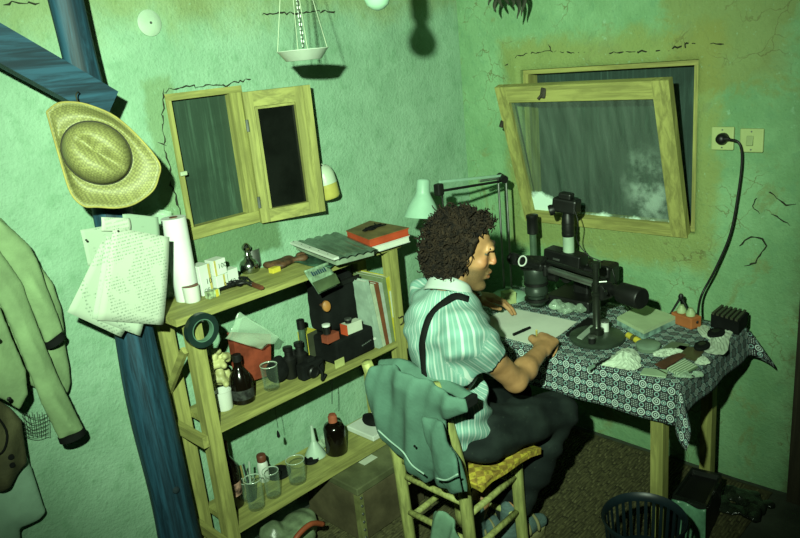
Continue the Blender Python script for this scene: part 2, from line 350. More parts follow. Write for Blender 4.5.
def plaster(name, axis, u0, u1, z1, hole, step=.02, band=0, depth=.14):
    hu0, hu1, hz0, hz1 = hole
    us = sorted(set([round(x, 4) for x in np.arange(u0, u1+1e-6, step)]+[hu0, hu1])); zs = sorted(set([round(x, 4) for x in np.arange(0, z1+1e-6, step)]+[hz0, hz1]))
    V = []; Fs = []; idx = {}
    for i, a in enumerate(us):
        for j, z in enumerate(zs):
            d = .005*wnoise(a, z, axis)
            dd = max(max(hu0-a, a-hu1), max(hz0-z, z-hz1))
            if dd < .001: d = 0
            elif band and dd < .10: d -= band*(1-dd/.10)*(.7+.5*wnoise(a*2, z*2, 3))
            if a >= u1-.03: d = 0
            d = min(d, .003); idx[i, j] = len(V); V.append((a, d, z) if axis == 1 else (d, a, z))
    for i in range(len(us)-1):
        for j in range(len(zs)-1):
            ca, cz = (us[i]+us[i+1])/2, (zs[j]+zs[j+1])/2
            if hu0 < ca < hu1 and hz0 < cz < hz1: continue
            Fs.append((idx[i, j], idx[i+1, j], idx[i+1, j+1], idx[i, j+1]))
    def P(a, d, z): V.append((a, d, z) if axis == 1 else (d, a, z)); return len(V)-1
    C = [(hu0, hz0), (hu1, hz0), (hu1, hz1), (hu0, hz1)]
    for k in range(4):
        (a, z), (a2, z2) = C[k], C[(k+1) % 4]; Fs.append((P(a, 0, z), P(a2, 0, z2), P(a2, depth, z2), P(a, depth, z)))
    Fs.append(tuple(P(a, depth, z) for a, z in C))
    mb = MB(); mb.v = V; mb.f = Fs
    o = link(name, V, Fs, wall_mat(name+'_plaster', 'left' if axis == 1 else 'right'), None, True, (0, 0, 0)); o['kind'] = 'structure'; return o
H1 = (-1.474, -1.185, 1.205, 1.685); H2 = (-1.085, -.325, .985, 1.62)
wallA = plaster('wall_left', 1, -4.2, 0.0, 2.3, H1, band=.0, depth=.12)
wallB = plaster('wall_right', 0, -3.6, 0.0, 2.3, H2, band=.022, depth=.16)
flm = M('dark_earth_floor', (.06, .075, .05), .9, .3, 6, .4, 40)
MB().box((-4.2, -3.6, -.06), (0.0, 0.0, 0)).build('floor', flm, loc=(0, 0, 0))['kind'] = 'structure'
ceil = MB().box((-4.2, -3.6, 2.3), (0, 0, 2.34)).build('ceiling', wood('dark_ceiling_boards', (.05, .045, .025), 1), loc=(0, 0, 2.3)); ceil['kind'] = 'structure'
# dark door post at the far right end of wall_right
MB().box((-.05, -1.66, 0), (-.004, -1.475, 2.3)).build('trim_1', wood('dark_door_wood', (.045, .04, .022), 2), loc=(-.03, -1.56, 0))['kind'] = 'structure'
def crack(parent, pts, wd=.004, jit=.008, ax=1):
    P = []
    for a, b in zip(pts[:-1], pts[1:]):
        n = max(2, int(np.linalg.norm(b-a)/.012))
        for k in range(n): P.append(a+(b-a)*k/n+RNG.normal(0, jit, 3)*np.array([1, 1, 1]))
    P.append(pts[-1]); P = np.array(P); P[:, ax] = -.0005 if ax == 1 else P[:, ax]
    mb = MB(); rs = [wd*random.uniform(.3, 1.2) for _ in P]; rs[0] = rs[-1] = .0006
    mb.tube([p for p in P], rs, 5); return mb.build('crack', M('crack_dark', (.025, .03, .015), .95, .3), parent)
for pts in ([(164, 88), (163, 120), (166, 150), (172, 178)], [(163, 91), (190, 86), (225, 85), (252, 79)], [(4, 4), (40, 3)], [(262, 15), (300, 12), (335, 11)], [(158, 142), (167, 146)],
            [(170, 180), (176, 200), (190, 238)]):
    crack(wallA, [onY(-.001, *p) for p in pts], .0035, .004, 1)
for pts in ([(505, 66), (520, 55), (548, 51), (590, 53), (630, 52), (668, 50)], [(668, 50), (690, 43), (724, 44)], [(685, 42), (687, 50)], [(757, 196), (752, 206), (760, 214)],
            [(740, 246), (748, 238), (760, 236), (766, 246), (756, 262), (744, 266)], [(768, 190), (786, 206), (796, 204)], [(772, 214), (790, 226)], [(548, 44), (551, 52)]):
    crack(wallB, [onX(-.006, *p) for p in pts], .003, .003, 2)
# --- window_1: left wall, with an open casement
w1 = thing('window_1', None, None, ((H1[0]+H1[1])/2, 0, H1[2]), kind='structure')
def scr(name, col, ax):
    m, t, b = nt(name); st = [30, 30, 30]; st[2] = 1.5; v = coords(t, tuple(st)); f = noise(t, v, 2.5, 5, .7); g = noise(t, coords(t, (1, 1, 1)), 6, 4)
    c = mixc(t, sstep(t, f, .45, .8), col, tuple(x*2.2 for x in col)); c = mixc(t, mth(t, 'MULTIPLY', sstep(t, g, .5, .7), .5), c, tuple(x*.55 for x in col))
    t.links.new(c, b.inputs['Base Color']); b.inputs['Roughness'].default_value = .35; b.inputs['Specular IOR Level'].default_value = .35; bump(t, b, f, .3, .003); return m
MB().box((H1[0]+.012, .028, H1[2]+.03), (H1[1]-.04, .034, H1[3]-.018)).build('pane', scr('dusty_window_film', (.022, .042, .028), 1), w1)
for lo, hi, mt in (((H1[0], -.006, H1[2]+.042), (H1[0]+.018, .045, H1[3]-.022), WZ), ((H1[1]-.05, -.010, H1[2]+.042), (H1[1], .045, H1[3]-.022), WZ), ((H1[0], -.008, H1[2]), (H1[1], .045, H1[2]+.042), WX), ((H1[0], -.004, H1[3]-.022), (H1[1], .045, H1[3]), WX)):
    MB().box(lo, hi).build('window_frame', mt, w1)
MB().rbox((H1[0]+.012, -.012, 1.43), (.024, .012, .014), bev=.003).build('latch', M('pale_latch', (.5, .62, .4), .5), w1)
ha = np.array([-1.197, -.016, 0]); hb = np.array([-.962, -.092, 0]); e = (hb-ha)/np.linalg.norm(hb-ha); nr = np.array([e[1], -e[0], 0]); nr = nr if nr[1] < 0 else -nr
wd = np.linalg.norm(hb-ha); za, zb = 1.203, 1.662
cas = thing('casement', None, None, tuple(ha+np.array([0, 0, za]) - np.array(w1.location))); cas.parent = w1
def sbox(u0, u1, z0, z1, d0, d1):
    P = [ha+e*u+nr*d+np.array([0, 0, z]) for z in (z0, z1) for u, d in ((u0, d0), (u1, d0), (u1, d1), (u0, d1))]; return MB().hexa(P)
for u0, u1, z0, z1, mt in ((0, .034, za, zb, WZ), (wd-.062, wd, za, zb, WZ), (.034, wd-.062, zb-.052, zb, WX), (.034, wd-.062, za, za+.045, WX)):
    sbox(u0, u1, z0, z1, -.014, .014).build('sash_bar', mt, cas)
sbox(wd-.030, wd-.026, za+.002, zb-.002, .014, .018).build('bead', WZ, cas)
sbox(.034, .048, za+.045, zb-.052, -.012, .004).build('bead', WZ, cas); sbox(.048, wd-.062, zb-.062, zb-.052, -.012, .004).build('bead', WX, cas)
sbox(.034, wd-.062, za+.045, zb-.052, -.012, -.008).build('pane', M('dark_glass', (.008, .010, .008), .12, .2, bmp=0, spec=.5), cas)
for z in (1.28, 1.55): MB().cyl(ha+nr*.016+np.array([0, 0, z-.02]), ha+nr*.016+np.array([0, 0, z+.02]), .006, n=10).build('hinge', STEEL, cas)
# --- window_2: right wall, sash tilted into the room
w2 = thing('window_2', None, None, (0, (H2[0]+H2[1])/2, H2[2]), kind='structure')
MB().box((.085, H2[0]+.005, H2[2]+.005), (.09, H2[1]-.005, H2[3]-.005)).build('pane', scr('dark_streaked_screen', (.018, .034, .028), 0), w2)
for lo, hi, mt in (((.018, H2[0], H2[2]+.022), (.085, H2[0]+.022, H2[3]-.020), WZ), ((.018, H2[1]-.025, H2[2]+.022), (.085, H2[1], H2[3]-.020), WZ), ((.02, H2[0], H2[2]), (.085, H2[1], H2[2]+.022), WY), ((.02, H2[0], H2[3]-.020), (.085, H2[1], H2[3]), WY)):
    MB().box(lo, hi).build('window_frame', mt, w2)
B0 = np.array([-.012, 0, .975]); T0 = np.array([-.185, 0, 1.572]); hu = (T0-B0); SH = np.linalg.norm(hu); hu /= SH; hn = np.array([hu[2], 0, -hu[0]]); ya, yb = -1.068, -.335
sash = thing('sash', None, None, tuple(np.array([B0[0], (ya+yb)/2, B0[2]])-np.array(w2.location))); sash.parent = w2
def hbox(y0, y1, h0, h1, d0, d1):
    return MB().hexa([B0+hu*h+hn*d+np.array([0, y, 0]) for h in (h0, h1) for y, d in ((y0, d0), (y1, d0), (y1, d1), (y0, d1))])
for y0, y1, h0, h1, mt in ((ya, ya+.062, 0, SH, WZ), (yb-.055, yb, 0, SH, WZ), (ya+.062, yb-.055, SH-.066, SH, WY), (ya+.062, yb-.055, 0, .055, WY)):
    hbox(y0, y1, h0, h1, -.016, .016).build('sash_bar', mt, sash)
def dusty():
    m, t, b = nt('dusty_glass'); v = coords(t); b.inputs['Base Color'].default_value = (.5, .66, .56, 1); b.inputs['Roughness'].default_value = .6
    sx = node(t, 'ShaderNodeSeparateXYZ'); t.links.new(v, sx.inputs[0]); y, z = sx.outputs[1], sx.outputs[2]
    n = noise(t, v, 9, 6, .7); n2 = noise(t, coords(t, (1, 9, 1)), 4, 4)
    # heaps of dust lying on the lower rail and a smear to the right
    dz = mth(t, 'SUBTRACT', z, mth(t, 'MULTIPLY', sstep(t, y, .02, .30), .075))
    low = mth(t, 'SUBTRACT', 1, sstep(t, mth(t, 'ADD', dz, mth(t, 'MULTIPLY', n, .10)), -.205, -.185))
    r2 = mth(t, 'SQRT', mth(t, 'ADD', mth(t, 'POWER', mth(t, 'ADD', y, .235), 2), mth(t, 'POWER', mth(t, 'MULTIPLY', mth(t, 'ADD', z, .12), .6), 2)))
    sm = mth(t, 'MULTIPLY', mth(t, 'SUBTRACT', 1, sstep(t, r2, .03, .13)), sstep(t, n, .4, .65))
    f = mth(t, 'ADD', mth(t, 'ADD', mth(t, 'MULTIPLY', n2, .10), low), mth(t, 'MULTIPLY', sm, .28), clamp=True)
    tr = node(t, 'ShaderNodeBsdfTransparent'); tr.inputs[0].default_value = (.8, .85, .8, 1); mx = node(t, 'ShaderNodeMixShader')
    t.links.new(f, mx.inputs[0]); t.links.new(tr.outputs[0], mx.inputs[1]); t.links.new(b.outputs[0], mx.inputs[2]); t.links.new(mx.outputs[0], t.nodes['Material Output'].inputs[0]); return m
hbox(ya+.058, yb-.05, .05, SH-.06, -.003, .003).build('pane', dusty(), sash)
rust = M('rusty_metal', (.05, .045, .03), .7, .4, metal=.4)
for y, h in ((-.565, SH-.028),): 
    c = B0+hu*h-hn*.02+np.array([0, y, 0]); mb = MB(); mb.rbox(c, (.012, .022, .04), (.2, 0, .3), .004); mb.cyl(c, c-hn*.02+np.array([0, .012, -.015]), .005, n=8); mb.build('latch', rust, sash)
c = B0+hu*.46-hn*.01+np.array([0, yb+.004, 0]); MB().rbox(c, (.03, .016, .03), (.3, .2, 0), .004).build('latch', rust, sash)
# --- sockets
def plate(name, label, cat, y, z, kind):
    t = thing(name, label, cat, (-.004, y, z-.042)); MB().rbox((-.010, y, z), (.012, .078, .082), bev=.004).build('cover_plate', M('ivory_plate', (.50, .62, .26), .5, .05), t)
    if kind: 
        MB().rbox((-.018, y+.004, z), (.010, .022, .034), (0, .15, 0), .002).build('rocker', M('ivory_rocker', (.36, .46, .20), .5, .05), t)
    else: MB().cyl((-.004, y, z), (-.022, y, z), .021, n=20).build('socket_ring', M('ivory_rocker2', (.40, .5, .26), .5, .05), t)
    for dz in (-.031, .031): MB().cyl((-.015, y, z+dz), (-.018, y, z+dz), .003, n=8).build('screw', STEEL, t)
    return t
pS = onX(0, 724, 138); pW = onX(0, 753, 140)
plate('socket_plate', 'square ivory wall socket with a black plug pushed into it', 'socket', pS[1], pS[2], 0)
plate('light_switch', 'square ivory rocker switch on the wall right of the plugged socket', 'switch', pW[1], pW[2], 1)
jb = onY(0, 149, 23)
t = thing('junction_box', 'round pale cover of a junction box high on the wall beside the blue post', 'cover', (jb[0], -.002, jb[2]-.04))
MB().lathe([(.0395, -.004), (.0395, .004), (.030, .009), (.012, .011)], (jb[0], 0, jb[2]), (0, -1, 0), 28).build('round_cover', M('aged_white', (.48, .66, .48), .6, .1), t, auto=40)
MB().cyl((jb[0], -.009, jb[2]), (jb[0], -.013, jb[2]), .004, n=8).build('screw', STEEL, t)
# --- blue post with its brace
blue = wood('blue_paint_wood', (.020, .078, .125), 2, .45, .6); blue2 = wood('blue_paint_brace', (.020, .078, .125), 0, .45, .6)
t = thing('wooden_post', 'rough blue painted wooden post with a slanting blue brace near the shelf', 'post', (-1.785, -.12, 0))
mb = MB(); V = []; nn = 26; K = 40
for j in range(K+1):
    z = 2.3*j/K; cx = -1.780+.004*z+.006*math.sin(z*5); r = .074-.0145*z+.003*math.sin(z*9+1)
    for i in range(nn):
        a = 2*math.pi*i/nn; rr = r*(1+.04*math.sin(3*a+z*2)+.02*math.sin(7*a-z*6)); V.append((cx+rr*math.cos(a), -.125+rr*math.sin(a)*.9, z))
mb.add(V, [(j*nn+i, j*nn+(i+1) % nn, (j+1)*nn+(i+1) % nn, (j+1)*nn+i) for j in range(K) for i in range(nn)]+[tuple(range(nn))[::-1], tuple(range(K*nn, K*nn+nn))]); mb.build('post_shaft', blue, t, smooth=True)
a = onY(-.195, 108, 106); b = onY(-.195, -60, 12); dr = b-a; mb = MB(); mb.beam(a+dr*.0, a+dr*2.2, .05, .088, up=(0, 0, 1)); mb.build('brace', blue2, t)
kn = onY(-.19, 176, 490); MB().lathe([(.012, 0), (.010, .004), (.003, .006)], kn, (0, -1, 0), 10).build('knot', M('knot_dark', (.012, .03, .04), .8), t)
# --- straw mat
SM = M('straw', (.115, .11, .045), .85, .4, 25, .3, 120, stretch=(1, 6, 1)); 
t = thing('straw_mat', 'woven straw mat covering the floor under the chair and table', 'mat', (-1.1, -1.0, 0))
MB().box((-1.69, -1.42, .001), (-.03, -.03, .006)).build('mat_base', M('straw_dark', (.07, .065, .025), .9, .4, 20), t)
mb = MB(); y = -1.415; rr = random.Random(3)
while y < -.035:
    x = -1.69+rr.uniform(0, .1)
    while x < -.05:
        L = min(rr.uniform(.05, .10), -.035-x); h = rr.uniform(.008, .012)
        P = [(x, y, .005), (x+L, y, .005), (x+L, y+.010, .005), (x, y+.010, .005), (x+.012, y+.002, h), (x+L-.012, y+.002, h), (x+L-.012, y+.008, h), (x+.012, y+.008, h)]
        if L > .03: mb.hexa(P)
        x += L+.002
    y += .0125
mb.build('woven_strands', SM, t)['kind'] = 'stuff'
# ================================================================== shelf unit
ZT, ZM, ZB = 1.045, .65, .27; YF, YBK = -.25, -.03
sh = thing('shelf_unit', 'open pale wooden shelf unit with three boards against the left wall', 'shelf', (-1.2, -.15, 0))
for z, x0, x1 in ((ZT, -1.705, -.735), (ZM, -1.62, -.765), (ZB, -1.62, -.765)):
    MB().box((x0, YF-(.004 if z == ZT else -.001), z-.022), (x1, YBK, z)).build('shelf_board', WX, sh)
for x in (-1.667, -.803):
    for y in (YF, -.062):
        MB().box((x, y, .0125), (x+.046, y+.042, ZT-.022)).build('upright', WZ, sh)
for z in (ZM, ZB, .05):
    MB().box((-1.688, YF+.004, z-.05), (-1.668, YBK+.01, z-.012)).build('end_rail', WY, sh)
    MB().box((-.756, YF+.004, z-.05), (-.738, YBK+.01, z-.012)).build('end_rail', WY, sh)
MB().beam((-1.678, YF+.03, .93), (-1.678, -.05, .74), .024, .014, up=(1, 0, 0)).build('brace', WY, sh)
MB().tube(spline([onY(YF-.002, 399, 322)+np.array([0, 0, .02]), onY(YF-.012, 399, 318), onY(YF-.02, 403, 316), onY(YF-.02, 403, 322), onY(YF-.012, 400, 325)], 14), .0016, 6).build('wire_hook', rust, sh)
def cyl_thing(name, label, cat, base, parts, group=None):
    """parts: list of (part name, profile[(r,h)], material, opts)"""
    t = thing(name, label, cat, base, group)
    for pn, prof, mt, op in parts: MB().lathe(prof, base, op.get('axis', (0, 0, 1)), op.get('n', 28), op.get('c0', True), op.get('c1', True)).build(pn, mt, t, auto=40)
    return t
WHITEC = M('white_ceramic', (.78, .84, .74), .3, .04, bmp=.0, spec=.5); BRN = M('red_brown', (.16, .05, .025), .5, .2)
# ---- top board
b = onZ(ZT, 180, 296); b[1] = min(b[1], -.10)
cyl_thing('paper_roll', 'tall white paper roll standing on the top board beside the pinned sheets', 'roll', b, [('roll_body', [(.038, 0), (.0385, .004), (.0385, .268), (.038, .27)], M('roll_white', (.80, .86, .80), .7, .05, bmp=.05), {}), ('core', [(.013, .262), (.013, .272)], BRN, {})])
bg = b+np.array([-.035, .062, 0])
mb = MB(); mb.sheet(lambda u, v: (bg[0]-.05+.10*u+.008*math.sin(v*9+u*5), bg[1]+.012*math.sin(u*7+v*4), bg[2]+.002+v*.285+.006*math.sin(u*11)), 12, 16, .0012)
mb.build('plastic_sleeve', FILM, smooth=True); tagp(bpy.data.objects['plastic_sleeve'], 'crumpled green plastic sleeve standing behind the white paper roll', 'sleeve')
b = onZ(ZT, 193, 301)
cyl_thing('cup', 'small white cup with a red brown rim next to the paper roll', 'cup', b, [('cup_body', [(.024, 0), (.0255, .003), (.027, .052), (.0245, .052), (.0225, .006)], WHITEC, {}), ('contents', [(.0255, .047), (.0262, .053), (.023, .0535)], BRN, {})])
def carton(name, label, cat, c, size, mat, band=None, txt=None, rz=0, group=None, rx=0):
    """small carton standing at base centre c, front face towards -Y"""
    t = thing(name, label, cat, c, group); R = rotm((rx, 0, rz)); c = np.array(c, float)+R@np.array([0, 0, size[2]/2])
    MB().rbox(c, size, R, .0012).build('carton', mat, t)
    f = lambda x, z, d=0: c+R@np.array([x, -size[1]/2-.0006-d, z])
    if band:
        bx0, bx1, mt = band
        MB().add([f(bx0, -size[2]/2), f(bx1, -size[2]/2), f(bx1, size[2]/2), f(bx0, size[2]/2)], [(0, 1, 2, 3)]).build('band', mt, t)
    if txt:
        for s, x, z, h in txt: textmesh('print', s, h, f(x, z, .0006), R@np.array([1, 0, 0]), R@np.array([0, 0, 1]), BLACKM, t)
    return t
TAN = M('tan_label', (.62, .52, .14), .7, .1)
G = 'white slide cartons on the top board'
p = onY(-.135, 200, 284); carton('slide_carton', 'upright white carton printed with a large 10 nearest the paper roll', 'carton', (p[0]+.026, -.10, ZT), (.046, .05, .100), WHITE, (.012, .021, TAN), (('10', -.004, -.015, .026), ('OE', -.016, -.040, .018)), .18, G)
p = onY(-.135, 215, 279); carton('slide_carton', 'lower white carton with a tan band and small digits', 'carton', (p[0]+.026, -.108, ZT), (.046, .045, .052), WHITE, (.004, .012, TAN), (('0', .004, -.016, .022),), .12, G)
carton('slide_carton', 'white carton printed 100 on top of the lower banded carton', 'carton', (p[0]+.028, -.105, ZT+.0525), (.050, .045, .052), WHITE, (-.024, -.016, TAN), (('100', -.010, -.004, .024),), .12, G)
p = onY(-.14, 230, 276); carton('slide_carton', 'plain white carton printed 50 beside the chrome pump flask', 'carton', (p[0]+.024, -.095, ZT), (.046, .04, .055), WHITE, None, (('50', -.012, -.018, .020),), .1, G)
b = onZ(ZT, 250, 272)
cyl_thing('pump_flask', 'shiny chrome flask with a knobbed stopper on the top board', 'flask', b, [('flask_body', [(.030, 0), (.033, .005), (.034, .028), (.028, .040), (.016, .048), (.012, .056)], CHROME, {}), ('stopper', [(.012, .056), (.014, .060), (.010, .066), (.009, .078), (.015, .084), (.017, .092), (.012, .100), (.006, .106), (.001, .108)], CHROME, {})])
b2 = b+np.array([.052, .055, 0])
cyl_thing('metal_tin', 'open dull metal tin behind the chrome flask', 'tin', b2, [('tin_body', [(.032, 0), (.032, .066), (.030, .066), (.030, .004)], STEEL, {})])
# brown crumpled leather
c0 = onZ(ZT, 279, 262); c0[1] = -.085; s = SDF(c0-[.14, .08, .004], c0+[.14, .08, .05], .004)
for k in range(16): s.ell(c0+[RNG.uniform(-.075, .075), RNG.uniform(-.03, .03), .014], (RNG.uniform(.018, .03), RNG.uniform(.014, .022), RNG.uniform(.008, .014)), rotm((0, 0, RNG.uniform(0, 3))), .01)
tagp(s.build('leather_pouch', M('brown_leather', (.11, .055, .025), .6, .45, 30, .6, 90)), 'crumpled brown leather pouch on the top board beside the ribbed folder', 'pouch')
mb = MB(); q = [onZ(ZT+.006, *p) for p in ((290, 262), (330, 268), (344, 256), (306, 247))]
mb.sheet(lambda u, v: (q[0]*(1-u)+q[1]*u)*(1-v)+(q[3]*(1-u)+q[2]*u)*v+np.array([0, 0, .004*math.sin(u*9+v*5)]), 10, 8, .002)
tagp(mb.build('plastic_pouch', M('dark_green_pouch', (.05, .13, .08), .35, .4, 20), smooth=True), 'flat dark green pouch lying under the ribbed folder', 'pouch')
b = onZ(ZT, 275, 272); carton('yellow_matchbox', 'small bright yellow box on the top board', 'box', (b[0], b[1], ZT), (.036, .024, .018), YEL, None, None, .1)
b = onZ(ZT, 213, 297); carton('film_box', 'tiny green and white film box lying by the white cup', 'box', (b[0], b[1], ZT), (.044, .022, .024), M('film_green', (.42, .55, .30), .6, .5, 60), (.004, .016, YEL), None, .15)
# pliers and cable bundle
t = thing('pliers', 'black handled pliers lying on a cable on the top board', 'pliers', onZ(ZT, 232, 288))
hp = [onZ(ZT+.014, *p) for p in ((203, 287), (222, 284), (240, 281), (252, 285))]; hq = [onZ(ZT+.014, *p) for p in ((210, 293), (226, 287), (242, 283), (253, 283))]
MB().tube(spline(hp, 14), .0055, 8).build('handle', BLACK, t, smooth=True); MB().tube(spline(hq, 14), .0055, 8).build('handle', BLACK, t, smooth=True)
a0 = onZ(ZT+.014, 252, 284); a1 = onZ(ZT+.012, 262, 288); MB().beam(a0, a1, .013, .010).build('jaws', BRN, t)
mb = MB(); pts = [onZ(ZT+.012+.008*math.sin(k*1.7), 228+9*math.cos(k*1.1)+k*.9, 281+4*math.sin(k*1.5)) for k in range(18)]; mb.tube(spline(pts, 90), .0035, 6)
tagp(mb.build('cable_coil', BLACKM, smooth=True), 'tangled black cable coil in front of the white cartons', 'cable')
# ribbed folder
q = [onZ(ZT+.042, *p) for p in ((286, 243), (334, 261), (378, 247), (331, 227))]
t = thing('ribbed_folder', 'grey green ribbed plastic folder with a white spine lying askew on the shelf', 'folder', (q[0]+q[2])/2*np.array([1, 1, 0])+np.array([0, 0, ZT]))
RB = M('ribbed_plastic', (.10, .16, .11), .3, .3, 12, bmp=.05, spec=.5)
def fq(u, v): return (q[0]*(1-u)+q[1]*u)*(1-v)+(q[3]*(1-u)+q[2]*u)*v
mb = MB(); mb.sheet(lambda u, v: fq(u, .1+.9*v)+np.array([0, 0, .006*abs(math.sin(v*math.pi*5))-.012*v]), 12, 60, .003); mb.build('ribbed_cover', RB, t, smooth=True)
mb = MB(); mb.sheet(lambda u, v: fq(u, .11*v)+np.array([0, 0, .006]), 6, 4, .008); mb.build('spine', WHITE, t)
mb = MB(); mb.sheet(lambda u, v: fq(.05+.9*u, .1+.85*v)+np.array([0, 0, -.016-.008*v]), 6, 6, .018); mb.build('page_block', M('page_edges', (.30, .40, .28), .8, .2), t)
for k in range(5):
    pz = fq(.12+.18*k, .055)+np.array([0, 0, .0105]); MB().cyl(pz, pz+[0, 0, .001], .0022, n=8).build('rivet', BLACKM, t)
# red and white books at the right end
def slabbook(name, label, corners, z0, z1, cover, pages):
    t = thing(name, label, 'book', (corners[0]+corners[2])/2*np.array([1, 1, 0])+np.array([0, 0, z0]))
    P = [np.array([c[0], c[1], 0]) for c in corners]; m = sum(P)/4
    f = lambda k, z, s=1.0: m+(P[k]-m)*s+np.array([0, 0, z])
    MB().hexa([f(k, z0) for k in range(4)]+[f(k, z0+.003) for k in range(4)]).build('back_cover', cover, t)
    MB().hexa([f(k, z0+.003, .97) for k in range(4)]+[f(k, z1-.003, .97) for k in range(4)]).build('pages', pages, t)
    MB().hexa([f(k, z1-.003) for k in range(4)]+[f(k, z1) for k in range(4)]).build('front_cover', cover, t); return t
zz = ZT+.055; cr = [onZ(zz, *p) for p in ((346, 231), (369, 240), (409, 228), (370, 221))]
slabbook('white_book', 'white book lying flat beneath the red one at the shelf end', [c*np.array([1, 1, 0]) for c in cr], ZT, ZT+.026, WHITE, PAPER)
slabbook('red_book', 'red orange book with a brown top cover lying on the white book', [c*np.array([1, 1, 0]) for c in cr], ZT+.026, zz, RED, RED)
tp = MB().hexa([np.array([c[0], c[1], zz+.0002]) for c in cr]+[np.array([c[0], c[1], zz+.002]) for c in cr]).build('cover_face', M('book_brown', (.20, .15, .05), .7, .3), bpy.data.objects['red_book'])
mb = MB(); c0 = onZ(zz+.008, 370, 228)
for k in range(14): mb.tube(spline([c0+RNG.normal(0, 1, 3)*[.028, .014, .003] for _ in range(3)], 6), .0028, 5)
tagp(mb.build('dried_twigs', BLACKM, smooth=True), 'small heap of dark dried twigs on the red book', 'twigs')
# packet hanging over the board edge
q = [onY(YF-.012, *p) for p in ((304, 271), (328, 262), (339, 284), (318, 294))]
t = thing('hanging_packet', 'greenish plastic packet with printed header hanging over the top board edge', 'packet', (q[2]+q[3])/2)
PK = M('packet_green', (.26, .40, .26), .45, .25, 40)
MB().sheet(lambda u, v: (q[0]*(1-u)+q[1]*u)*(1-v)+(q[3]*(1-u)+q[2]*u)*v+np.array([0, .004*math.sin(v*6), 0]), 8, 10, .004).build('packet_body', PK, t, smooth=True)
MB().sheet(lambda u, v: (q[0]*(1-u)+q[1]*u)*(1-.5-.42*v)+(q[3]*(1-u)+q[2]*u)*(.5+.42*v)+np.array([0, -.008, 0]), 5, 5, .006).build('pocket', M('packet_pocket', (.10, .15, .07), .4, .3), t)
q5 = q[0]*.75+q[3]*.25; mb = MB()
for k in range(7):
    p0 = q5+(q[1]-q[0])*(.14+.085*k)+np.array([0, -.010, 0]); eu = (q[1]-q[0])*.055; ev = (q[0]-q[3])*(.14 if k % 3 else .17); mb.add([p0, p0+eu, p0+eu+ev, p0+ev], [(0, 1, 2, 3)])
mb.build('print', M('blue_print', (.02, .06, .10), .7), t)
# tape roll hung on the upright
tc = onY(YF-.026, 201.5, 330); t = thing('tape_roll', 'black roll of adhesive tape hanging in front of the shelf upright', 'tape', tc-np.array([0, 0, .053]))
MB().lathe([(.036, -.010), (.054, -.010), (.054, .010), (.036, .010), (.036, -.010)], tc, (0, -1, 0), 36, False, False).build('tape', M('tape_black', (.012, .03, .025), .35, .2, bmp=.05), t, auto=40)
MB().lathe([(.033, -.010), (.036, -.010), (.036, .0105), (.033, .0105), (.033, -.010)], tc, (0, -1, 0), 36, False, False).build('core', M('tape_core', (.10, .22, .15), .6, .2), t, auto=40)
MB().cyl((tc[0], YF+.002, tc[2]+.031), (tc[0], YF-.045, tc[2]+.033), .0022, n=8).build('nail', STEEL, sh)
# enamel mug behind the casement
mc = onY(-.05, 326, 183)
t = thing('enamel_mug', 'pale mug with a yellow lower half hanging on the wall beside the open casement', 'mug', (mc[0], -.05, mc[2]-.045))
ax = np.array([.12, -.15, -1.]); ax /= np.linalg.norm(ax); bse = mc-ax*.045
MB().lathe([(.041, .048), (.039, .098), (.032, .106), (.002, .108)], bse, ax, 26, True, True).build('lower_body', M('mug_yellow', (.55, .52, .12), .4, .15), t, auto=40)
MB().lathe([(.022, -.022), (.034, -.012), (.041, .012), (.042, .049), (.039, .049), (.031, .004)], bse, ax, 26, False, True).build('upper_body', M('mug_pale', (.55, .68, .50), .4, .1), t, auto=40)
uu, ww, dd = frame(ax); sd = None
MB().tube(spline([bse+[-.012, 0, -.001], bse+[-.012, 0, .02], bse+[0, 0, .028], bse+[.010, 0, .018], bse+[.010, 0, -.001]], 14), .0035, 8).build('handle', M('mug_pale', ()), t, smooth=True)
MB().tube([(mc[0]-.005, -.001, mc[2]+.06), (mc[0]-.005, -.03, mc[2]+.062), (mc[0]-.005, -.036, mc[2]+.048)], .002, 6).build('hook', STEEL, wallA)
# ---- middle board
b = onZ(ZM, 225, 408); b[1] = max(b[1], YF+.045)
t = cyl_thing('white_mug', 'small white mug at the left end of the middle board', 'mug', b, [('mug_body', [(.027, 0), (.029, .004), (.031, .066), (.0285, .066), (.027, .006)], WHITEC, {})])
MB().tube(spline([b+[-.028, .0, .052], b+[-.050, .004, .048], b+[-.050, .004, .022], b+[-.027, 0, .015]], 12), .0045, 8).build('handle', WHITEC, t, smooth=True)
DKG = M('dark_bottle_glass', (.005, .0035, .002), .15, .2, bmp=0, spec=.35)
def bottle(name, label, base, prof, capprof, capmat, body=DKG, extra=None):
    t = thing(name, label, 'bottle', base); MB().lathe(prof, base, n=30).build('bottle_body', body, t, auto=50); MB().lathe(capprof, base, n=24).build('cap', capmat, t, auto=40); return t
b = onZ(ZM, 244, 401)
t = bottle('brown_bottle', 'dark brown glass bottle standing before the yellowish gloves on the middle board', b, [(.034, 0), (.039, .004), (.040, .075), (.034, .100), (.020, .122), (.014, .132), (.0135, .150)], [(.016, .150), (.016, .172), (.014, .174), (.002, .1745)], BLACK)
MB().lathe([(.0404, .02), (.0404, .055)], b, n=30, cap0=False, cap1=False).build('label_band', M('dark_label', (.03, .035, .03), .7, .6, 60), t, smooth=True)
b = onZ(ZM, 272, 388)
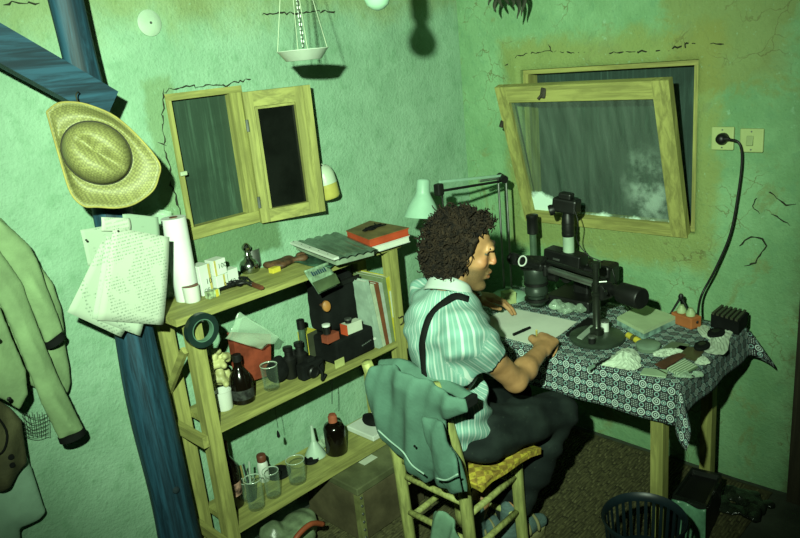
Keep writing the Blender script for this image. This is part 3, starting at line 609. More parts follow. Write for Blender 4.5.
def tumbler(label, b, r, h, group=None, name='glass_tumbler'):
    t = thing(name, label, 'glass', b, group); MB().lathe([(r*.86, 0), (r*.9, .003), (r, h), (r*.93, h), (r*.82, .010), (.001, .009)], b, n=30).build('glass_wall', GLASS, t, auto=50)
    MB().lathe([(r*.96, h-.001), (r*1.005, h+.0015), (r*1.0, h+.003), (r*.93, h+.0015)], b, n=30, cap0=False, cap1=False).build('rim', M('glass_rim', (.55, .70, .55), .15, .05, bmp=0, spec=.6), t, smooth=True)
    return t
tumbler('clear empty tumbler on the middle board beside the brown bottle', b, .031, .088)
# gloves
b = onZ(ZM, 226, 388); b = np.array([onY(-.10, 219, 375)[0], -.095, ZM]); s = SDF(b-[.09, .09, .002], b+[.09, .09, .25], .004); GL = M('pale_yellow_rubber', (.60, .60, .26), .5, .2, 14, .3)
for k in range(40):
    a = b+[RNG.uniform(-.04, .04), RNG.uniform(-.02, .02), RNG.uniform(.015, .18)]; d = RNG.normal(0, 1, 3); d /= np.linalg.norm(d); s.cap(a, a+d*RNG.uniform(.02, .05)*[1, 1, .8], .013, .011, .004)
s.a = np.maximum(s.a, (b[2]+.001-s.ax[2]).reshape(1, 1, -1)).astype(np.float32)
tagp(s.build('rubber_gloves', GL), 'bunched pale yellow rubber gloves behind the brown bottle', 'gloves')
# red packet in a clear bag
q = [onY(-.16, 229, 333), onY(-.13, 270, 331), onY(-.13, 271, 356), onY(-.16, 247, 366)]
rb = [onY(-.10, 232, 332), onY(-.10, 271, 334), onY(-.10, 271, 375), onY(-.10, 240, 385)]
t = thing('red_packet', 'red packet wrapped in a clear plastic bag behind the tumbler', 'packet', (rb[2]+rb[3])/2)
MB().poly(rb, (0, .035, -.01)).build('packet_body', M('packet_red', (.30, .06, .03), .5, .3, 12), t)
fq2 = [onY(-.145, *p) for p in ((240, 312), (281, 338), (262, 349), (226, 338))]
MB().sheet(lambda u, v: (fq2[0]*(1-u)+fq2[1]*u)*(1-v)+(fq2[3]*(1-u)+fq2[2]*u)*v+np.array([0, .006*math.sin(u*8+v*7), .004*math.sin(v*12)]), 14, 10, .0015).build('clear_bag', FILM, t, smooth=True)
# dark lens pouch
b = onZ(ZM, 272, 378); b = np.array([b[0]-.005, -.14, ZM]); s = SDF(b-[.06, .06, .002], b+[.06, .06, .12], .004); s.ell(b+[0, 0, .045], (.043, .036, .046), None, .01).ell(b+[.01, 0, .078], (.02, .02, .02), None, .01); s.disp(lambda x, y, z: .0015*np.sin(x*180)*np.sin(z*150+y*90))
s.a = np.maximum(s.a, (b[2]+.001-s.ax[2]).reshape(1, 1, -1)).astype(np.float32); tagp(s.build('lens_pouch', BLACKM), 'round black pouch between the tumbler and the red packet', 'pouch')
mb = MB(); P = [onZ(ZM+.004, *p) for p in ((281, 366), (288, 360), (299, 362), (301, 369), (293, 374), (284, 372), (283, 367), (292, 369))]; mb.tube(spline(P, 60), .0022, 6)
t = thing('earphone_cord', 'thin black looped cord with a pale plug beside the black pouch', 'cord', onZ(ZM, 292, 368)); mb.build('cord', BLACKM, t, smooth=True); a = P[-1]; MB().cyl(a, a+[.014, .004, .003], .0045, .003, 10).build('plug', WHITE, t, auto=40)
# binoculars
b = onY(-.165, 296, 352); t = thing('binoculars', 'black binoculars standing on the middle board left of the black case', 'binoculars', (b[0], -.15, ZM))
for k, dx in enumerate((-.024, .026)):
    c = np.array([b[0]+dx, -.15, ZM]); MB().lathe([(.021, 0), (.022, .004), (.022, .050), (.026, .058), (.026, .076), (.015, .086), (.014, .104), (.018, .107), (.018, .120), (.014, .121)], c, n=22).build('barrel', BLACK, t, auto=40)
MB().rbox((b[0], -.15, ZM+.066), (.03, .02, .03), bev=.004).build('bridge', BLACK, t); MB().cyl((b[0], -.15, ZM+.05), (b[0], -.15, ZM+.1), .008, n=14).build('focus_wheel', BLACK, t)
# camera body lying in front of the case
b = onZ(ZM, 300, 372); c = np.array([onY(-.20, 309, 364)[0], -.205, ZM]); t = thing('folding_camera', 'black camera body with a short lens lying below the binoculars', 'camera', c)
MB().rbox(c+[0, 0, .031], (.10, .04, .06), bev=.007).build('body', BLACKM, t); MB().lathe([(.022, 0), (.022, .016), (.018, .020), (.016, .014)], c+[-.012, -.02, .03], (0, -1, 0), 22).build('lens', BLACK, t, auto=40)
MB().rbox(c+[.0, 0, .068], (.034, .03, .016), bev=.004).build('viewfinder', BLACKM, t)
st = [c+[.045, -.02, .05], onY(YF+.015, 318, 366), onY(YF-.012, 322, 372), onY(YF-.016, 322, 380), onY(YF-.012, 326, 374)]; MB().tube(spline(st, 20), .0045, 6).build('strap', BLACKM, t, smooth=True)
# black cases
c = np.array([onY(-.15, 352, 350)[0]-.024, -.150, ZM]); t = thing('black_case', 'black equipment case with pale lettering on the middle board', 'case', c)
MB().rbox(c+[-.02, 0, .050], (.19, .16, .098), bev=.008).build('case_body', BLACKM, t); mb = MB(); [mb.rbox(c+[.012+.0085*k, -.0808, .040+.0012*k], (.0065, .001, .0035 if k % 2 else .005)) for k in range(6)]; mb.build('lettering', M('grey_letters', (.14, .17, .15), .6), t)
MB().lathe([(.006, 0), (.006, .002)], c+[.075, -.081, .045], (0, -1, 0), 16).build('badge', WHITE, t)
c2 = np.array([onY(-.13, 344, 320)[0]-.034, -.115, ZM+.0985]); t = thing('black_bag', 'soft black bag filling the space above the lettered case', 'bag', c2)
s = SDF(c2-[.14, .09, .01], c2+[.14, .09, .25], .006); s.rbox(c2+[0, 0, .112], (.085, .058, .108), None, .03); s.disp(lambda x, y, z: .002*np.sin(x*70+z*40)*np.sin(z*60)); s.a = np.maximum(s.a, (c2[2]+.001-s.ax[2]).reshape(1, 1, -1)).astype(np.float32)
s.build('bag_body', BLACKM, t); MB().beam(c2+[-.095, -.062, .19], c2+[.095, -.062, .19], .006, .018).build('flap_edge', BLACK, t)
# small boxes on the case front
zc = ZM+.0995
def small(name, label, cat, px, py, size, mat, z=zc, yo=-.205, rz=0, band=None): 
    p = onY(yo, px, py); return carton(name, label, cat, (p[0], yo, z), size, mat, band, None, rz)
CR = M('pale_card', (.66, .74, .58), .7, .08)
t = small('red_white_box', 'small white box with a red end on the lettered case', 'box', 352, 330, (.075, .036, .040), CR, rz=-.05); p = onY(-.205, 352, 330); MB().rbox((p[0]-.0385, -.205, zc+.02), (.003, .037, .041)).build('end_flap', RED, t)
t = small('red_box', 'flat dark red box left of the white box on the lettered case', 'box', 330, 334, (.060, .034, .030), M('dark_red_card', (.30, .07, .035), .6, .2), rz=.05)
p = onY(-.075, 308, 338); t = carton('yellow_film_carton', 'yellow film carton behind the black camera body', 'box', (p[0], -.075, ZM), (.055, .05, .115), YEL, (-.026, .027, M('carton_dark', (.06, .07, .04), .6)), None, .1)
p = onY(-.205, 330, 316); cyl_thing('film_canister', 'small canister with a white lid lying over the red box', 'canister', (p[0]-.02, -.20, zc+.0305), [('canister_body', [(.014, 0), (.014, .03)], BLACK, {}), ('lid', [(.0155, .030), (.0155, .037), (.013, .038)], WHITE, {})])
p = onY(-.19, 345, 322); cyl_thing('film_canister', 'black canister with a pale lid standing on the white and red box', 'canister', (p[0]+.003, -.205, zc+.0405), [('canister_body', [(.012, 0), (.012, .012)], BLACK, {}), ('lid', [(.0135, .012), (.0135, .018), (.011, .019)], STEEL, {})])
p = onY(-.185, 326, 306); t = thing('wooden_mushroom', 'round orange brown wooden knob leaning on the soft black bag', 'knob', (p[0], -.185, p[2]-.022)); MB().lathe([(.002, -.012), (.016, -.010), (.022, 0), (.020, .008), (.010, .012), (.001, .0125)], p+[0, .0, 0], (-.3, -1, .1), 20, sc=(.75, 1)).build('knob', M('orange_wood', (.45, .20, .05), .5, .2), t, auto=50)
MB().cyl(p+[0, .01, 0], p+[.012, .05, -.006], .007, n=10).build('shank', BRN, t)
p = onY(-.2, 313, 312); cyl_thing('vial', 'black topped glass vial beside the orange wooden knob', 'vial', (p[0], -.115, ZM+.136 if False else ZM), [('vial_body', [(.013, 0), (.013, .150)], M('vial_glass', (.08, .14, .09), .2, .2, spec=.6), {}), ('cap', [(.015, .150), (.015, .185), (.013, .186)], BLACK, {})])
b = onZ(ZM, 314, 373); b[1] = max(b[1], YF+.018); t = cyl_thing('pill_tub', 'short white tub with a grey lid at the middle board edge', 'tub', b, [('tub_body', [(.013, 0), (.0135, .026)], WHITE, {}), ('lid', [(.015, .026), (.015, .036), (.013, .037)], M('grey_lid', (.22, .30, .25), .5), {})])
b = onY(YF+.03, 338, 368); carton('yellow_card', 'small pale yellow card standing before the lettered case', 'card', (b[0], YF+.016, ZM), (.045, .004, .032), M('pale_yellow', (.55, .60, .22), .7), None, None, 0)
# standing books, top leaning to the left
bx = -.895; BK = [(.020, .285, (.42, .58, .46), 'grey green binder with a pale spine leftmost in the row of standing books'), (.016, .262, (.55, .66, .46), 'thin pale green book second in the standing row'),
      (.018, .262, (.24, .085, .035), 'red brown book in the middle of the standing row'), (.014, .255, (.50, .60, .50), 'pale grey book right of the red brown one'), (.016, .270, (.22, .30, .14), 'dark olive book next to the yellow one'), (.022, .268, (.62, .58, .05), 'bright yellow book at the right end of the standing row')]
lean = .13
for k, (wd, hh, cl, lb) in enumerate(BK):
    lean = .13-.018*k; R = rotm((0, -lean, 0)); c = np.array([bx+wd/2, -.155, ZM+wd/2*math.sin(lean)+.0005]); t = thing('standing_book', lb, 'book', c, 'books standing on the middle board')
    f = lambda x, y, z: c+R@np.array([x, y, z]); mt = M('spine_%d' % k, cl, .6, .15, 14); dp = .165
    for sx in (-1, 1): MB().hexa([f(sx*(wd/2-.0012)+dx, dy, z) for z in (0, hh) for dx, dy in ((-.0012, -dp/2), (.0012, -dp/2), (.0012, dp/2), (-.0012, dp/2))]).build('cover', mt, t)
    MB().hexa([f(dx, dy, z) for z in (0, hh) for dx, dy in ((-wd/2, -dp/2-.002), (wd/2, -dp/2-.002), (wd/2, -dp/2), (-wd/2, -dp/2))]).build('spine', mt, t)
    MB().hexa([f(dx, dy, z) for z in (.003, hh-.004) for dx, dy in ((-wd/2+.0024, -dp/2), (wd/2-.0024, -dp/2), (wd/2-.0024, dp/2-.003), (-wd/2+.0024, dp/2-.003))]).build('pages', PAPER, t)
    if k == 5: MB().hexa([f(dx, dy, z) for z in (.10, .21) for dx, dy in ((-wd/2+.004, -dp/2-.003), (wd/2-.004, -dp/2-.003), (wd/2-.004, -dp/2-.002), (-wd/2+.004, -dp/2-.002))]).build('spine_label', CR, t)
    bx += wd/math.cos(lean)+.0008
# ---- bottom board
b = onZ(ZB, 247, 497); b[0] = max(b[0], -1.575); b[1] = -.14
t = tumbler('glass jar holding a bundle of pens at the left of the bottom board', b, .027, .075, name='pen_jar')
PNC = [M('pen_%d' % k, c, .4) for k, c in enumerate(((.5, .62, .5), (.03, .04, .04), (.35, .3, .1), (.12, .2, .2)))]
for k in range(4):
    a = b+[RNG.uniform(-.012, .012), RNG.uniform(-.012, .012), .012]; d = np.array([RNG.uniform(-.10, .10), RNG.uniform(-.1, .1), 1]); d /= np.linalg.norm(d); L = RNG.uniform(.11, .145)
    pt = thing('pen', ['pale slim pen in the glass jar', 'black slim pen in the glass jar', 'yellowish pencil in the glass jar', 'bluish slim pen in the glass jar'][k], 'pen', a, 'pens in the jar')
    MB().cyl(a+d*.01, a+d*L, .0036, n=8).build('barrel', PNC[k % 4], pt); MB().cyl(a, a+d*.01, .001, .0034, 8).build('tip', BLACK, pt)
b = onZ(ZB, 254, 474); b[1] = min(b[1], -.085)
bottle('white_bottle', 'slim white plastic bottle with a red brown cap on the bottom board', b, [(.018, 0), (.020, .004), (.020, .072), (.016, .080), (.012, .084)], [(.0165, .082), (.0175, .084), (.0175, .106), (.015, .109), (.002, .110)], BRN, WHITE)
for lb, px, py, r, h in (('front clear jar with a brown dreg nearest the shelf upright', 257, 507, .032, .112), ('middle clear jar on the bottom board beside the front jar', 274, 495, .030, .098), ('clear wide beaker beside the white funnel', 298, 481, .035, .088)):
    b = onZ(ZB, px, py); b[1] = max(b[1], YF+.034); tumbler(lb, b, r, h, 'empty glass jars on the bottom board', 'glass_jar')
for lb, px, py, r in (('flat black disc lying behind the clear jars', 268, 468, .048), ('flat black disc behind the wide beaker', 311, 461, .030)):
    b = onZ(ZB, px, py); b[1] = min(b[1], -.09); cyl_thing('black_disc', lb, 'cover', b, [('plate', [(r, 0), (r, .008), (r*.93, .011), (r*.9, .007)], BLACKM, {}), ('disc_knob', [(r*.3, .007), (r*.3, .012), (r*.2, .014)], BLACKM, {})])  # flat black discs with a low raised centre
b = onZ(ZB, 299, 447); b[1] = min(b[1], -.105); FN = M('funnel_white', (.52, .70, .55), .4, .08, bmp=.0)
cyl_thing('funnel', 'pale plastic funnel standing upside down on the bottom board', 'funnel', b, [('cone', [(.042, 0), (.042, .004), (.010, .062)], FN, {'c0': False}), ('spout', [(.010, .062), (.005, .130), (.003, .130)], FN, {})])
mb = MB(); mb.rbox(b+[.038, .0, .003], (.016, .012, .003), bev=.001); mb.build('lip', FN, bpy.data.objects['funnel'])
b = onZ(ZB, 337, 452); b[1] = max(b[1], YF+.045)
bottle('chemical_bottle', 'large near black bottle with a red cap at the right of the bottom board', b, [(.038, 0), (.042, .004), (.042, .108), (.036, .122), (.017, .130), (.016, .136)], [(.018, .134), (.018, .156), (.015, .158), (.014, .165), (.002, .166)], M('cap_red', (.42, .12, .06), .5))
s0 = onZ(ZB, 312, 440); s0[1] = -.10; s = SDF(s0-[.07, .05, .002], s0+[.07, .05, .10], .004)
for k in range(14): s.ell(s0+[RNG.uniform(-.03, .03), RNG.uniform(-.02, .02), RNG.uniform(.01, .06)], (RNG.uniform(.012, .024),)*2+(RNG.uniform(.012, .02),), None, .006)
s.a = np.maximum(s.a, (s0[2]+.001-s.ax[2]).reshape(1, 1, -1)).astype(np.float32); tagp(s.build('plastic_bag', FILM), 'crumpled clear plastic bag behind the near black bottle', 'bag')
# tray with black oval
b = np.array([onZ(ZB, 366, 424)[0], -.145, ZB]); t = thing('white_tray', 'white ridged tray holding a black oval dish at the right of the bottom board', 'tray', b)
MB().rbox(b+[0, 0, .012], (.17, .16, .022), (0, 0, .0), .004).build('tray_body', WHITE, t)
for k in range(7): MB().rbox(b+[-.07+.023*k, -.0785, .026], (.010, .004, .006)).build('rib', WHITE, t)
MB().lathe([(.036, .024), (.040, .034), (.036, .050), (.010, .054)], b+[-.005, .01, 0], n=26, sc=(1.2, .8)).build('oval_dish', BLACKM, t, auto=50)
# bottle seen through the shelf end
b = onZ(ZB, 209, 489); b[0] = max(b[0], -1.61); b[1] = -.125; t = bottle('wine_bottle', 'dark bottle with a red and white label seen through the shelf end', b, [(.033, 0), (.036, .004), (.036, .150), (.026, .175), (.014, .195), (.013, .235)], [(.0145, .225), (.0145, .25), (.012, .252)], BRN)
MB().lathe([(.0364, .05), (.0364, .10)], b, n=30, cap0=False, cap1=False).build('label_band', M('label_rw', (.45, .25, .18), .7, .7, 40), t, smooth=True)
# dangling plumb stopper
a = onY(-.2, 275, 409); a2 = onY(-.2, 278, 428); t = thing('plumb_stopper', 'small black stopper dangling on a thread under the middle board', 'stopper', onY(-.2, 279, 438)); a[2] = ZM-.022
MB().tube([a, a2], .0009, 5).build('thread', BLACKM, t); MB().lathe([(.001, 0), (.006, .006), (.005, .018), (.002, .030)], onY(-.2, 279, 438), (-.05, 0, 1), 12).build('stopper', BLACKM, t, auto=50)
a = onY(-.21, 331, 372); a[2] = ZM-.022; MB().tube(spline([a, onY(-.21, 332, 388), b*0+onY(-.21, 332, 404)], 8), .0014, 5); mb = MB(); mb.tube(spline([a, onY(-.212, 332, 388), onY(-.214, 332, 404)], 8), .0014, 5); tagp(mb.build('hanging_thread', BLACKM), 'thin dark thread hanging down to the red bottle cap', 'thread')
# ---- under the shelf
h = .243; c = onZ(h, 357, 489); bxw = M('brown_fibreboard', (.13, .115, .06), .6, .25, 8, .1)
t = thing('storage_chest', 'brown fibreboard chest with riveted corner strips standing under the shelf', 'chest', (c[0]+.15, c[1]+.15, 0))
X0, X1, Y0, Y1 = c[0], c[0]+.34, c[1], -.06
MB().rbox(((X0+X1)/2, (Y0+Y1)/2, (h-.03)/2+.0065), (X1-X0, Y1-Y0, h-.043), bev=.004).build('chest_body', bxw, t); MB().rbox(((X0+X1)/2, (Y0+Y1)/2, h-.0145), (X1-X0+.008, Y1-Y0+.008, .029), bev=.004).build('lid', M('chest_lid', (.15, .17, .08), .55, .25, 8), t)
for dx, dy in ((0, 1), (1, 0)): MB().box((X0-.003 if dy else X0, Y0 if dy else Y0-.003, .005), (X0+.022*dx if dx else X0, Y0+.022*dy if dy else Y0, h-.032)).build('corner_strip', M('strip_green', (.22, .24, .09), .5, .3), t)
for k in range(6): MB().lathe([(.006, 0), (.005, .003), (.002, .0045)], (X0+.011, Y0-.003, .03+.034*k), (0, -1, 0), 10).build('rivet', STEEL, t)
MB().rbox((X0+.16, Y0+.11, h+.0006), (.07, .035, .001)).build('sticker', CR, t)
# plastic bag and red strap on the floor
c = onZ(.10, 288, 532)*[1, 1, 0]; s = SDF(c-[.2, .16, .0], c+[.2, .16, .2], .007)
for k in range(16): s.ell(c+[RNG.uniform(-.09, .09), RNG.uniform(-.07, .07), RNG.uniform(.02, .11)], (RNG.uniform(.04, .06), RNG.uniform(.04, .06), RNG.uniform(.03, .05)), None, .02)
s.disp(lambda x, y, z: .004*np.sin(x*90+y*40)*np.sin(z*80+x*30)); s.a = np.maximum(s.a, (.012-s.ax[2]).reshape(1, 1, -1)).astype(np.float32)
t = thing('carrier_bag', 'crumpled pale plastic carrier bag with a red handle on the floor under the shelf', 'bag', c); s.build('bag_body', M('bag_pale', (.22, .30, .17), .3, .3, 14, .3), t)
MB().tube(spline([c+[-.09, -.12, .11], c+[-.04, -.115, .155], c+[.03, -.11, .165], c+[.09, -.10, .125]], 18), .010, 8).build('handle', M('strap_red', (.42, .10, .04), .5), t, smooth=True)
# ================================================================== hat, sheets, clothes on the left
def weave(name, col, sc=170):
    m, t, b = nt(name); v = coords(t); f1 = node(t, 'ShaderNodeTexWave', bands_direction='DIAGONAL'); t.links.new(v, f1.inputs[0]); f1.inputs['Scale'].default_value = sc/6.3; f1.inputs['Distortion'].default_value = .6
    ck = node(t, 'ShaderNodeTexChecker'); t.links.new(coords(t, (1, 1, 1)), ck.inputs[0]); ck.inputs['Scale'].default_value = sc; n = noise(t, v, 30, 4)
    c = mixc(t, mth(t, 'MULTIPLY', ck.outputs['Fac'], .8), tuple(x*.55 for x in col), col); c = mixc(t, mth(t, 'MULTIPLY', sstep(t, n, .5, .75), .5), c, tuple(x*.6 for x in col))
    t.links.new(c, b.inputs['Base Color']); b.inputs['Roughness'].default_value = .6; bump(t, b, mth(t, 'ADD', ck.outputs['Fac'], n), .5, .003); return m
STR = weave('woven_straw', tuple(KA*x for x in (.34, .35, .11)))
axh = np.array([-.40, -.90, .10]); axh /= np.linalg.norm(axh); Hc = onY(-.262, 99, 155)
def onp(px, py): d = ray(px, py); return CAM+((Hc-CAM)@axh)/(d@axh)*d
outl = [(47, 112), (58, 104), (74, 103), (92, 107), (116, 118), (140, 139), (159, 163), (158, 178), (152, 191), (135, 203), (118, 207), (98, 206), (84, 205), (72, 193), (63, 168), (54, 138)]
NO = 64; oc = spline([onp(*p) for p in outl]+[onp(*outl[0])], NO)[:NO]; cc = onp(97, 153)
ue = (onp(120, 168)-cc); ue /= np.linalg.norm(ue); ve = np.cross(axh, ue)
Rc = []
for p in oc:
    d = p-cc; a = math.atan2(d@ve, d@ue); Rc.append((a, cc+ue*.088*math.cos(a)+ve*.076*math.sin(a)))
t = thing('straw_hat', 'wide brimmed woven straw hat hanging on the blue post', 'hat', Hc-np.array([0, 0, .16]))
V = []; nr = 10
for j in range(nr):
    s_ = j/(nr-1)
    for k in range(NO):
        a, ci = Rc[k]; curl = .035*s_**2*(math.cos(a+1.2)**2)*(1 if True else 0)-.012*math.sin(math.pi*s_)
        V.append(ci*(1-s_)+oc[k]*s_+axh*(curl))
mb = MB(); mb.add(V, [(j*NO+k, j*NO+(k+1) % NO, (j+1)*NO+(k+1) % NO, (j+1)*NO+k) for j in range(nr-1) for k in range(NO)])
o = mb.build('brim', STR, t, smooth=True); md = o.modifiers.new('s', 'SOLIDIFY'); md.thickness = .004
V = []; nh = 14
for j in range(nh):
    s_ = j/(nh-1); rad = math.cos(s_*math.pi/2)**.55 if s_ < 1 else 0; hh = .085*math.sin(s_*math.pi/2)**.9
    for k in range(NO):
        a, ci = Rc[k]; d = ci-cc; q = cc+d*rad; x = (q-cc)@ue; y = (q-cc)@ve
        dent = .030*math.exp(-((y-.004)/.016)**2)*max(0, min(1, (hh-.035)/.05))*(1 if x > -.05 else .5)
        V.append(q+axh*(hh-dent))
mb = MB(); mb.add(V, [(j*NO+k, j*NO+(k+1) % NO, (j+1)*NO+(k+1) % NO, (j+1)*NO+k) for j in range(nh-1) for k in range(NO)]+[tuple(range((nh-1)*NO, nh*NO))]); mb.build('crown', STR, t, smooth=True)
mb = MB(); P = [cc+(ci-cc)*1.01+axh*.006 for a, ci in Rc]; mb.tube(P+[P[0]], .0035, 6, False); mb.build('hat_band', M('dark_cord', (.03, .03, .012), .8), t, smooth=True)
mb = MB(); mb.tube([p+axh*(.035*(math.cos(a+1.2)**2)) for p, (a, _) in zip(oc, Rc)]+[oc[0]+axh*.035*math.cos(Rc[0][0]+1.2)**2], .003, 6, False); mb.build('brim_edge', M('straw_edge', (.40, .36, .09), .7), t, smooth=True)
n0 = onY(-.25, 78, 92); MB().tube(spline([onY(-.22, 80, 94), n0, onY(-.262, 76, 96), onY(-.262, 80, 105), onY(-.262, 89, 104)], 16), .0018, 6).build('hanging_cord', M('dark_cord', ()), t, smooth=True)
# printed sheets
def printed(name, rows, dens, tint=(.80, .88, .72)):
    tint = tuple(x*KA*.84 for x in tint); m, t, b = nt(name); v = coords(t, (1, 1, 1), 'Generated'); sx = node(t, 'ShaderNodeSeparateXYZ'); t.links.new(v, sx.inputs[0]); x, z = sx.outputs[0], sx.outputs[2]
    row = mth(t, 'LESS_THAN', mth(t, 'FRACT', mth(t, 'MULTIPLY', z, rows)), .45)
    cb = node(t, 'ShaderNodeCombineXYZ'); t.links.new(mth(t, 'MULTIPLY', x, 45), cb.inputs[0]); t.links.new(mth(t, 'FLOOR', mth(t, 'MULTIPLY', z, rows)), cb.inputs[2])
    n = noise(t, cb.outputs[0], 1.0, 2); n2 = noise(t, v, 3.5, 2)
    f = mth(t, 'MULTIPLY', mth(t, 'MULTIPLY', row, sstep(t, n, .46, .54)), sstep(t, n2, dens, dens+.04)); inside = mth(t, 'MULTIPLY', mth(t, 'GREATER_THAN', x, .16), mth(t, 'LESS_THAN', x, .9))
    f = mth(t, 'MULTIPLY', mth(t, 'MULTIPLY', f, inside), .62); t.links.new(mixc(t, f, tint, (.08, .12, .085)), b.inputs['Base Color']); b.inputs['Roughness'].default_value = .85; return m
def psheet(label, P, y, rows, dens, nm, bow=.008, tint=(.66, .76, .60)):
    q = [onY(y, *p) for p in P]; o = MB().sheet(lambda u, v: (q[0]*(1-u)+q[1]*u)*(1-v)+(q[3]*(1-u)+q[2]*u)*v+np.array([0, -bow*math.sin(v*2.6+.3)*(.5+.5*u), .0]), 10, 12, .0007)
    return tagp(o.build('paper_sheet', printed(nm, rows, dens, tint), smooth=True), label, 'paper', 'sheets pinned on the blue post')
psheet('small white printed slip at the top of the pinned sheets', [(101, 217), (129, 218), (130, 232), (101, 231)], -.206, 5, .35, 'sheet_a')
psheet('faded sheet corner sticking out left behind the pinned sheets', [(80, 230), (116, 224), (124, 262), (88, 266)], -.198, 12, .6, 'sheet_b', .004, (.50, .64, .48))
psheet('pale sheet corner sticking out right of the small slip', [(122, 213), (158, 217), (160, 246), (126, 246)], -.196, 9, .6, 'sheet_c', .003, (.38, .54, .38))
psheet('large slanted printed sheet reaching furthest left below the hat', [(102, 240), (162, 262), (121, 337), (67, 312)], -.212, 26, .48, 'sheet_d', .006, (.60, .74, .56))
psheet('sheet whose corner hangs lowest under the other pinned sheets', [(106, 236), (160, 252), (140, 336), (92, 318)], -.217, 26, .5, 'sheet_e', .006, (.64, .78, .60))
psheet('front printed sheet with columns of text over the others', [(113, 227), (169, 237), (163, 325), (97, 320)], -.224, 34, .40, 'sheet_f', .008)
for px, py in ((118, 231), (86, 240)): p = onY(-.228, px, py); MB().lathe([(.003, 0), (.003, .003), (.001, .004)], p, (0, -1, 0), 8).build('drawing_pin', BLACK, bpy.data.objects['paper_sheet.005' if px == 118 else 'paper_sheet.001'])
# garments on the wall
JK = M('jacket_cloth', (.30, .46, .22), .85, .14, 9, .25, 90); JK2 = M('lower_cloth', (.34, .56, .40), .85, .12, 8, .2, 70); BRB = M('brown_canvas', (.10, .10, .045), .85, .25, 14, .4, 120)
def P_(y, *pp): return [onY(y, *p) for p in pp]
jt = thing('hanging_jacket', 'pale green cotton jacket with long sleeves hanging on the wall at the left edge', 'jacket', onY(-.05, 10, 440)-np.array([0, 0, .02]))
def panel(name, y, outline, T, mat, parent, r=.008, fold=.004, freq=55, dirv=(1, 0, -.4), h=.006, tilt=0):
    """a cloth panel: outline on the plane Y=y, padded to thickness 2T with rounded edges and soft folds"""
    P = np.array(P_(y, *outline)); lo = P.min(0)-[.03, T+.03, .03]; hi = P.max(0)+[.03, T+.03, .03]; s = SDF(lo, hi, h)
    X, Z = s.ax[0].reshape(-1, 1), s.ax[2].reshape(1, -1); dm = None; ins = np.zeros((len(s.ax[0]), len(s.ax[2])), bool); n = len(P)
    for i in range(n):
        a, b = P[i], P[(i+1) % n]; ex, ez = b[0]-a[0], b[2]-a[2]; t_ = np.clip(((X-a[0])*ex+(Z-a[2])*ez)/(ex*ex+ez*ez+1e-12), 0, 1)
        d = np.sqrt((X-a[0]-t_*ex)**2+(Z-a[2]-t_*ez)**2); dm = d if dm is None else np.minimum(dm, d)
        c = ((a[2] > Z) != (b[2] > Z)) & (X < (b[0]-a[0])*(Z-a[2])/(b[2]-a[2]+1e-12)+a[0]); ins ^= c
    d2 = np.where(ins, -dm, dm); d = np.array(dirv)
    f = fold*np.sin(freq*(X*d[0]+Z*d[2])+2.5*np.sin(Z*11+X*7))+fold*.6*np.sin(freq*1.9*(X*d[0]+Z*d[2])+1.7)
    th = T*np.clip(np.sqrt(np.clip(-d2, 0, .05)/.05), .25, 1)
    yy = np.abs(s.ax[1].reshape(1, -1, 1)-(y+f)[:, None, :])-th[:, None, :]; q = d2[:, None, :]+r
    s.a = (np.sqrt(np.maximum(q, 0)**2+np.maximum(yy+r, 0)**2)+np.minimum(np.maximum(q, yy+r), 0)-r).astype(np.float32)
    s.a = np.maximum(s.a, (s.ax[1]+.004).reshape(1, -1, 1)).astype(np.float32)
    return s.build(name, mat, parent, it=1)
panel('jacket_body', -.040, [(-40, 200), (2, 218), (16, 234), (36, 255), (38, 263), (53, 283), (62, 308), (64, 336), (71, 382), (68, 393), (55, 398), (20, 380), (-40, 330)], .030, JK, jt, dirv=(1, 0, .45))
panel('sleeve', -.085, [(-6, 214), (12, 228), (30, 245), (41, 268), (64, 333), (46, 347), (36, 321), (18, 283), (-6, 248)], .024, JK, jt, dirv=(1, 0, .45), fold=.003)
panel('sleeve', -.105, [(-40, 205), (0, 250), (22, 282), (40, 330), (58, 375), (85, 430), (60, 442), (40, 402), (20, 352), (0, 306), (-40, 262)], .026, JK, jt, dirv=(1, 0, .45), fold=.003)
panel('front_flap', -.150, [(-40, 285), (0, 304), (10, 330), (27, 370), (29, 394), (20, 412), (8, 403), (-40, 380)], .020, JK, jt, dirv=(1, 0, .3), fold=.003)
for a in ((46, 347, 63, 334, -.085), (60, 442, 84, 430, -.105)): 
    p, q = onY(a[4], a[0], a[1]), onY(a[4], a[2], a[3]); d = (q-p); nrm = np.array([d[2], 0, -d[0]]); nrm /= np.linalg.norm(nrm); nrm = nrm if nrm[2] < 0 else -nrm
    V = [(p+q)/2+d/2*1.06*math.cos(th)+np.array([0, .028, 0])*math.sin(th)+nrm*hh for hh in (-.012, .006) for th in [2*math.pi*k/20 for k in range(20)]]
    MB().add(V, [(k, (k+1) % 20, 20+(k+1) % 20, 20+k) for k in range(20)]+[tuple(range(20)), tuple(range(20, 40))]).build('cuff_opening', BLACKM, jt, auto=40)
for px, py in ((9, 399), (-2, 340)): p = onY(-.196, px, py); MB().lathe([(.006, 0), (.006, .003), (.003, .004)], p, (0, -1, 0), 12).build('button', BLACK, jt)
MB().tube([onY(-.002, -44, 200), onY(-.1, -44, 201), onY(-.105, -44, 194)], .006, 8).build('wall_hook', rust, wallA)
tb = thing('canvas_bag', 'brown canvas bag with two dark holes hanging below the jacket', 'bag', onY(-.08, 8, 488))
panel('bag_body', -.085, [(-40, 392), (0, 400), (12, 408), (22, 420), (28, 462), (18, 475), (10, 488), (0, 492), (-40, 488)], .040, BRB, tb, r=.014, fold=.004)
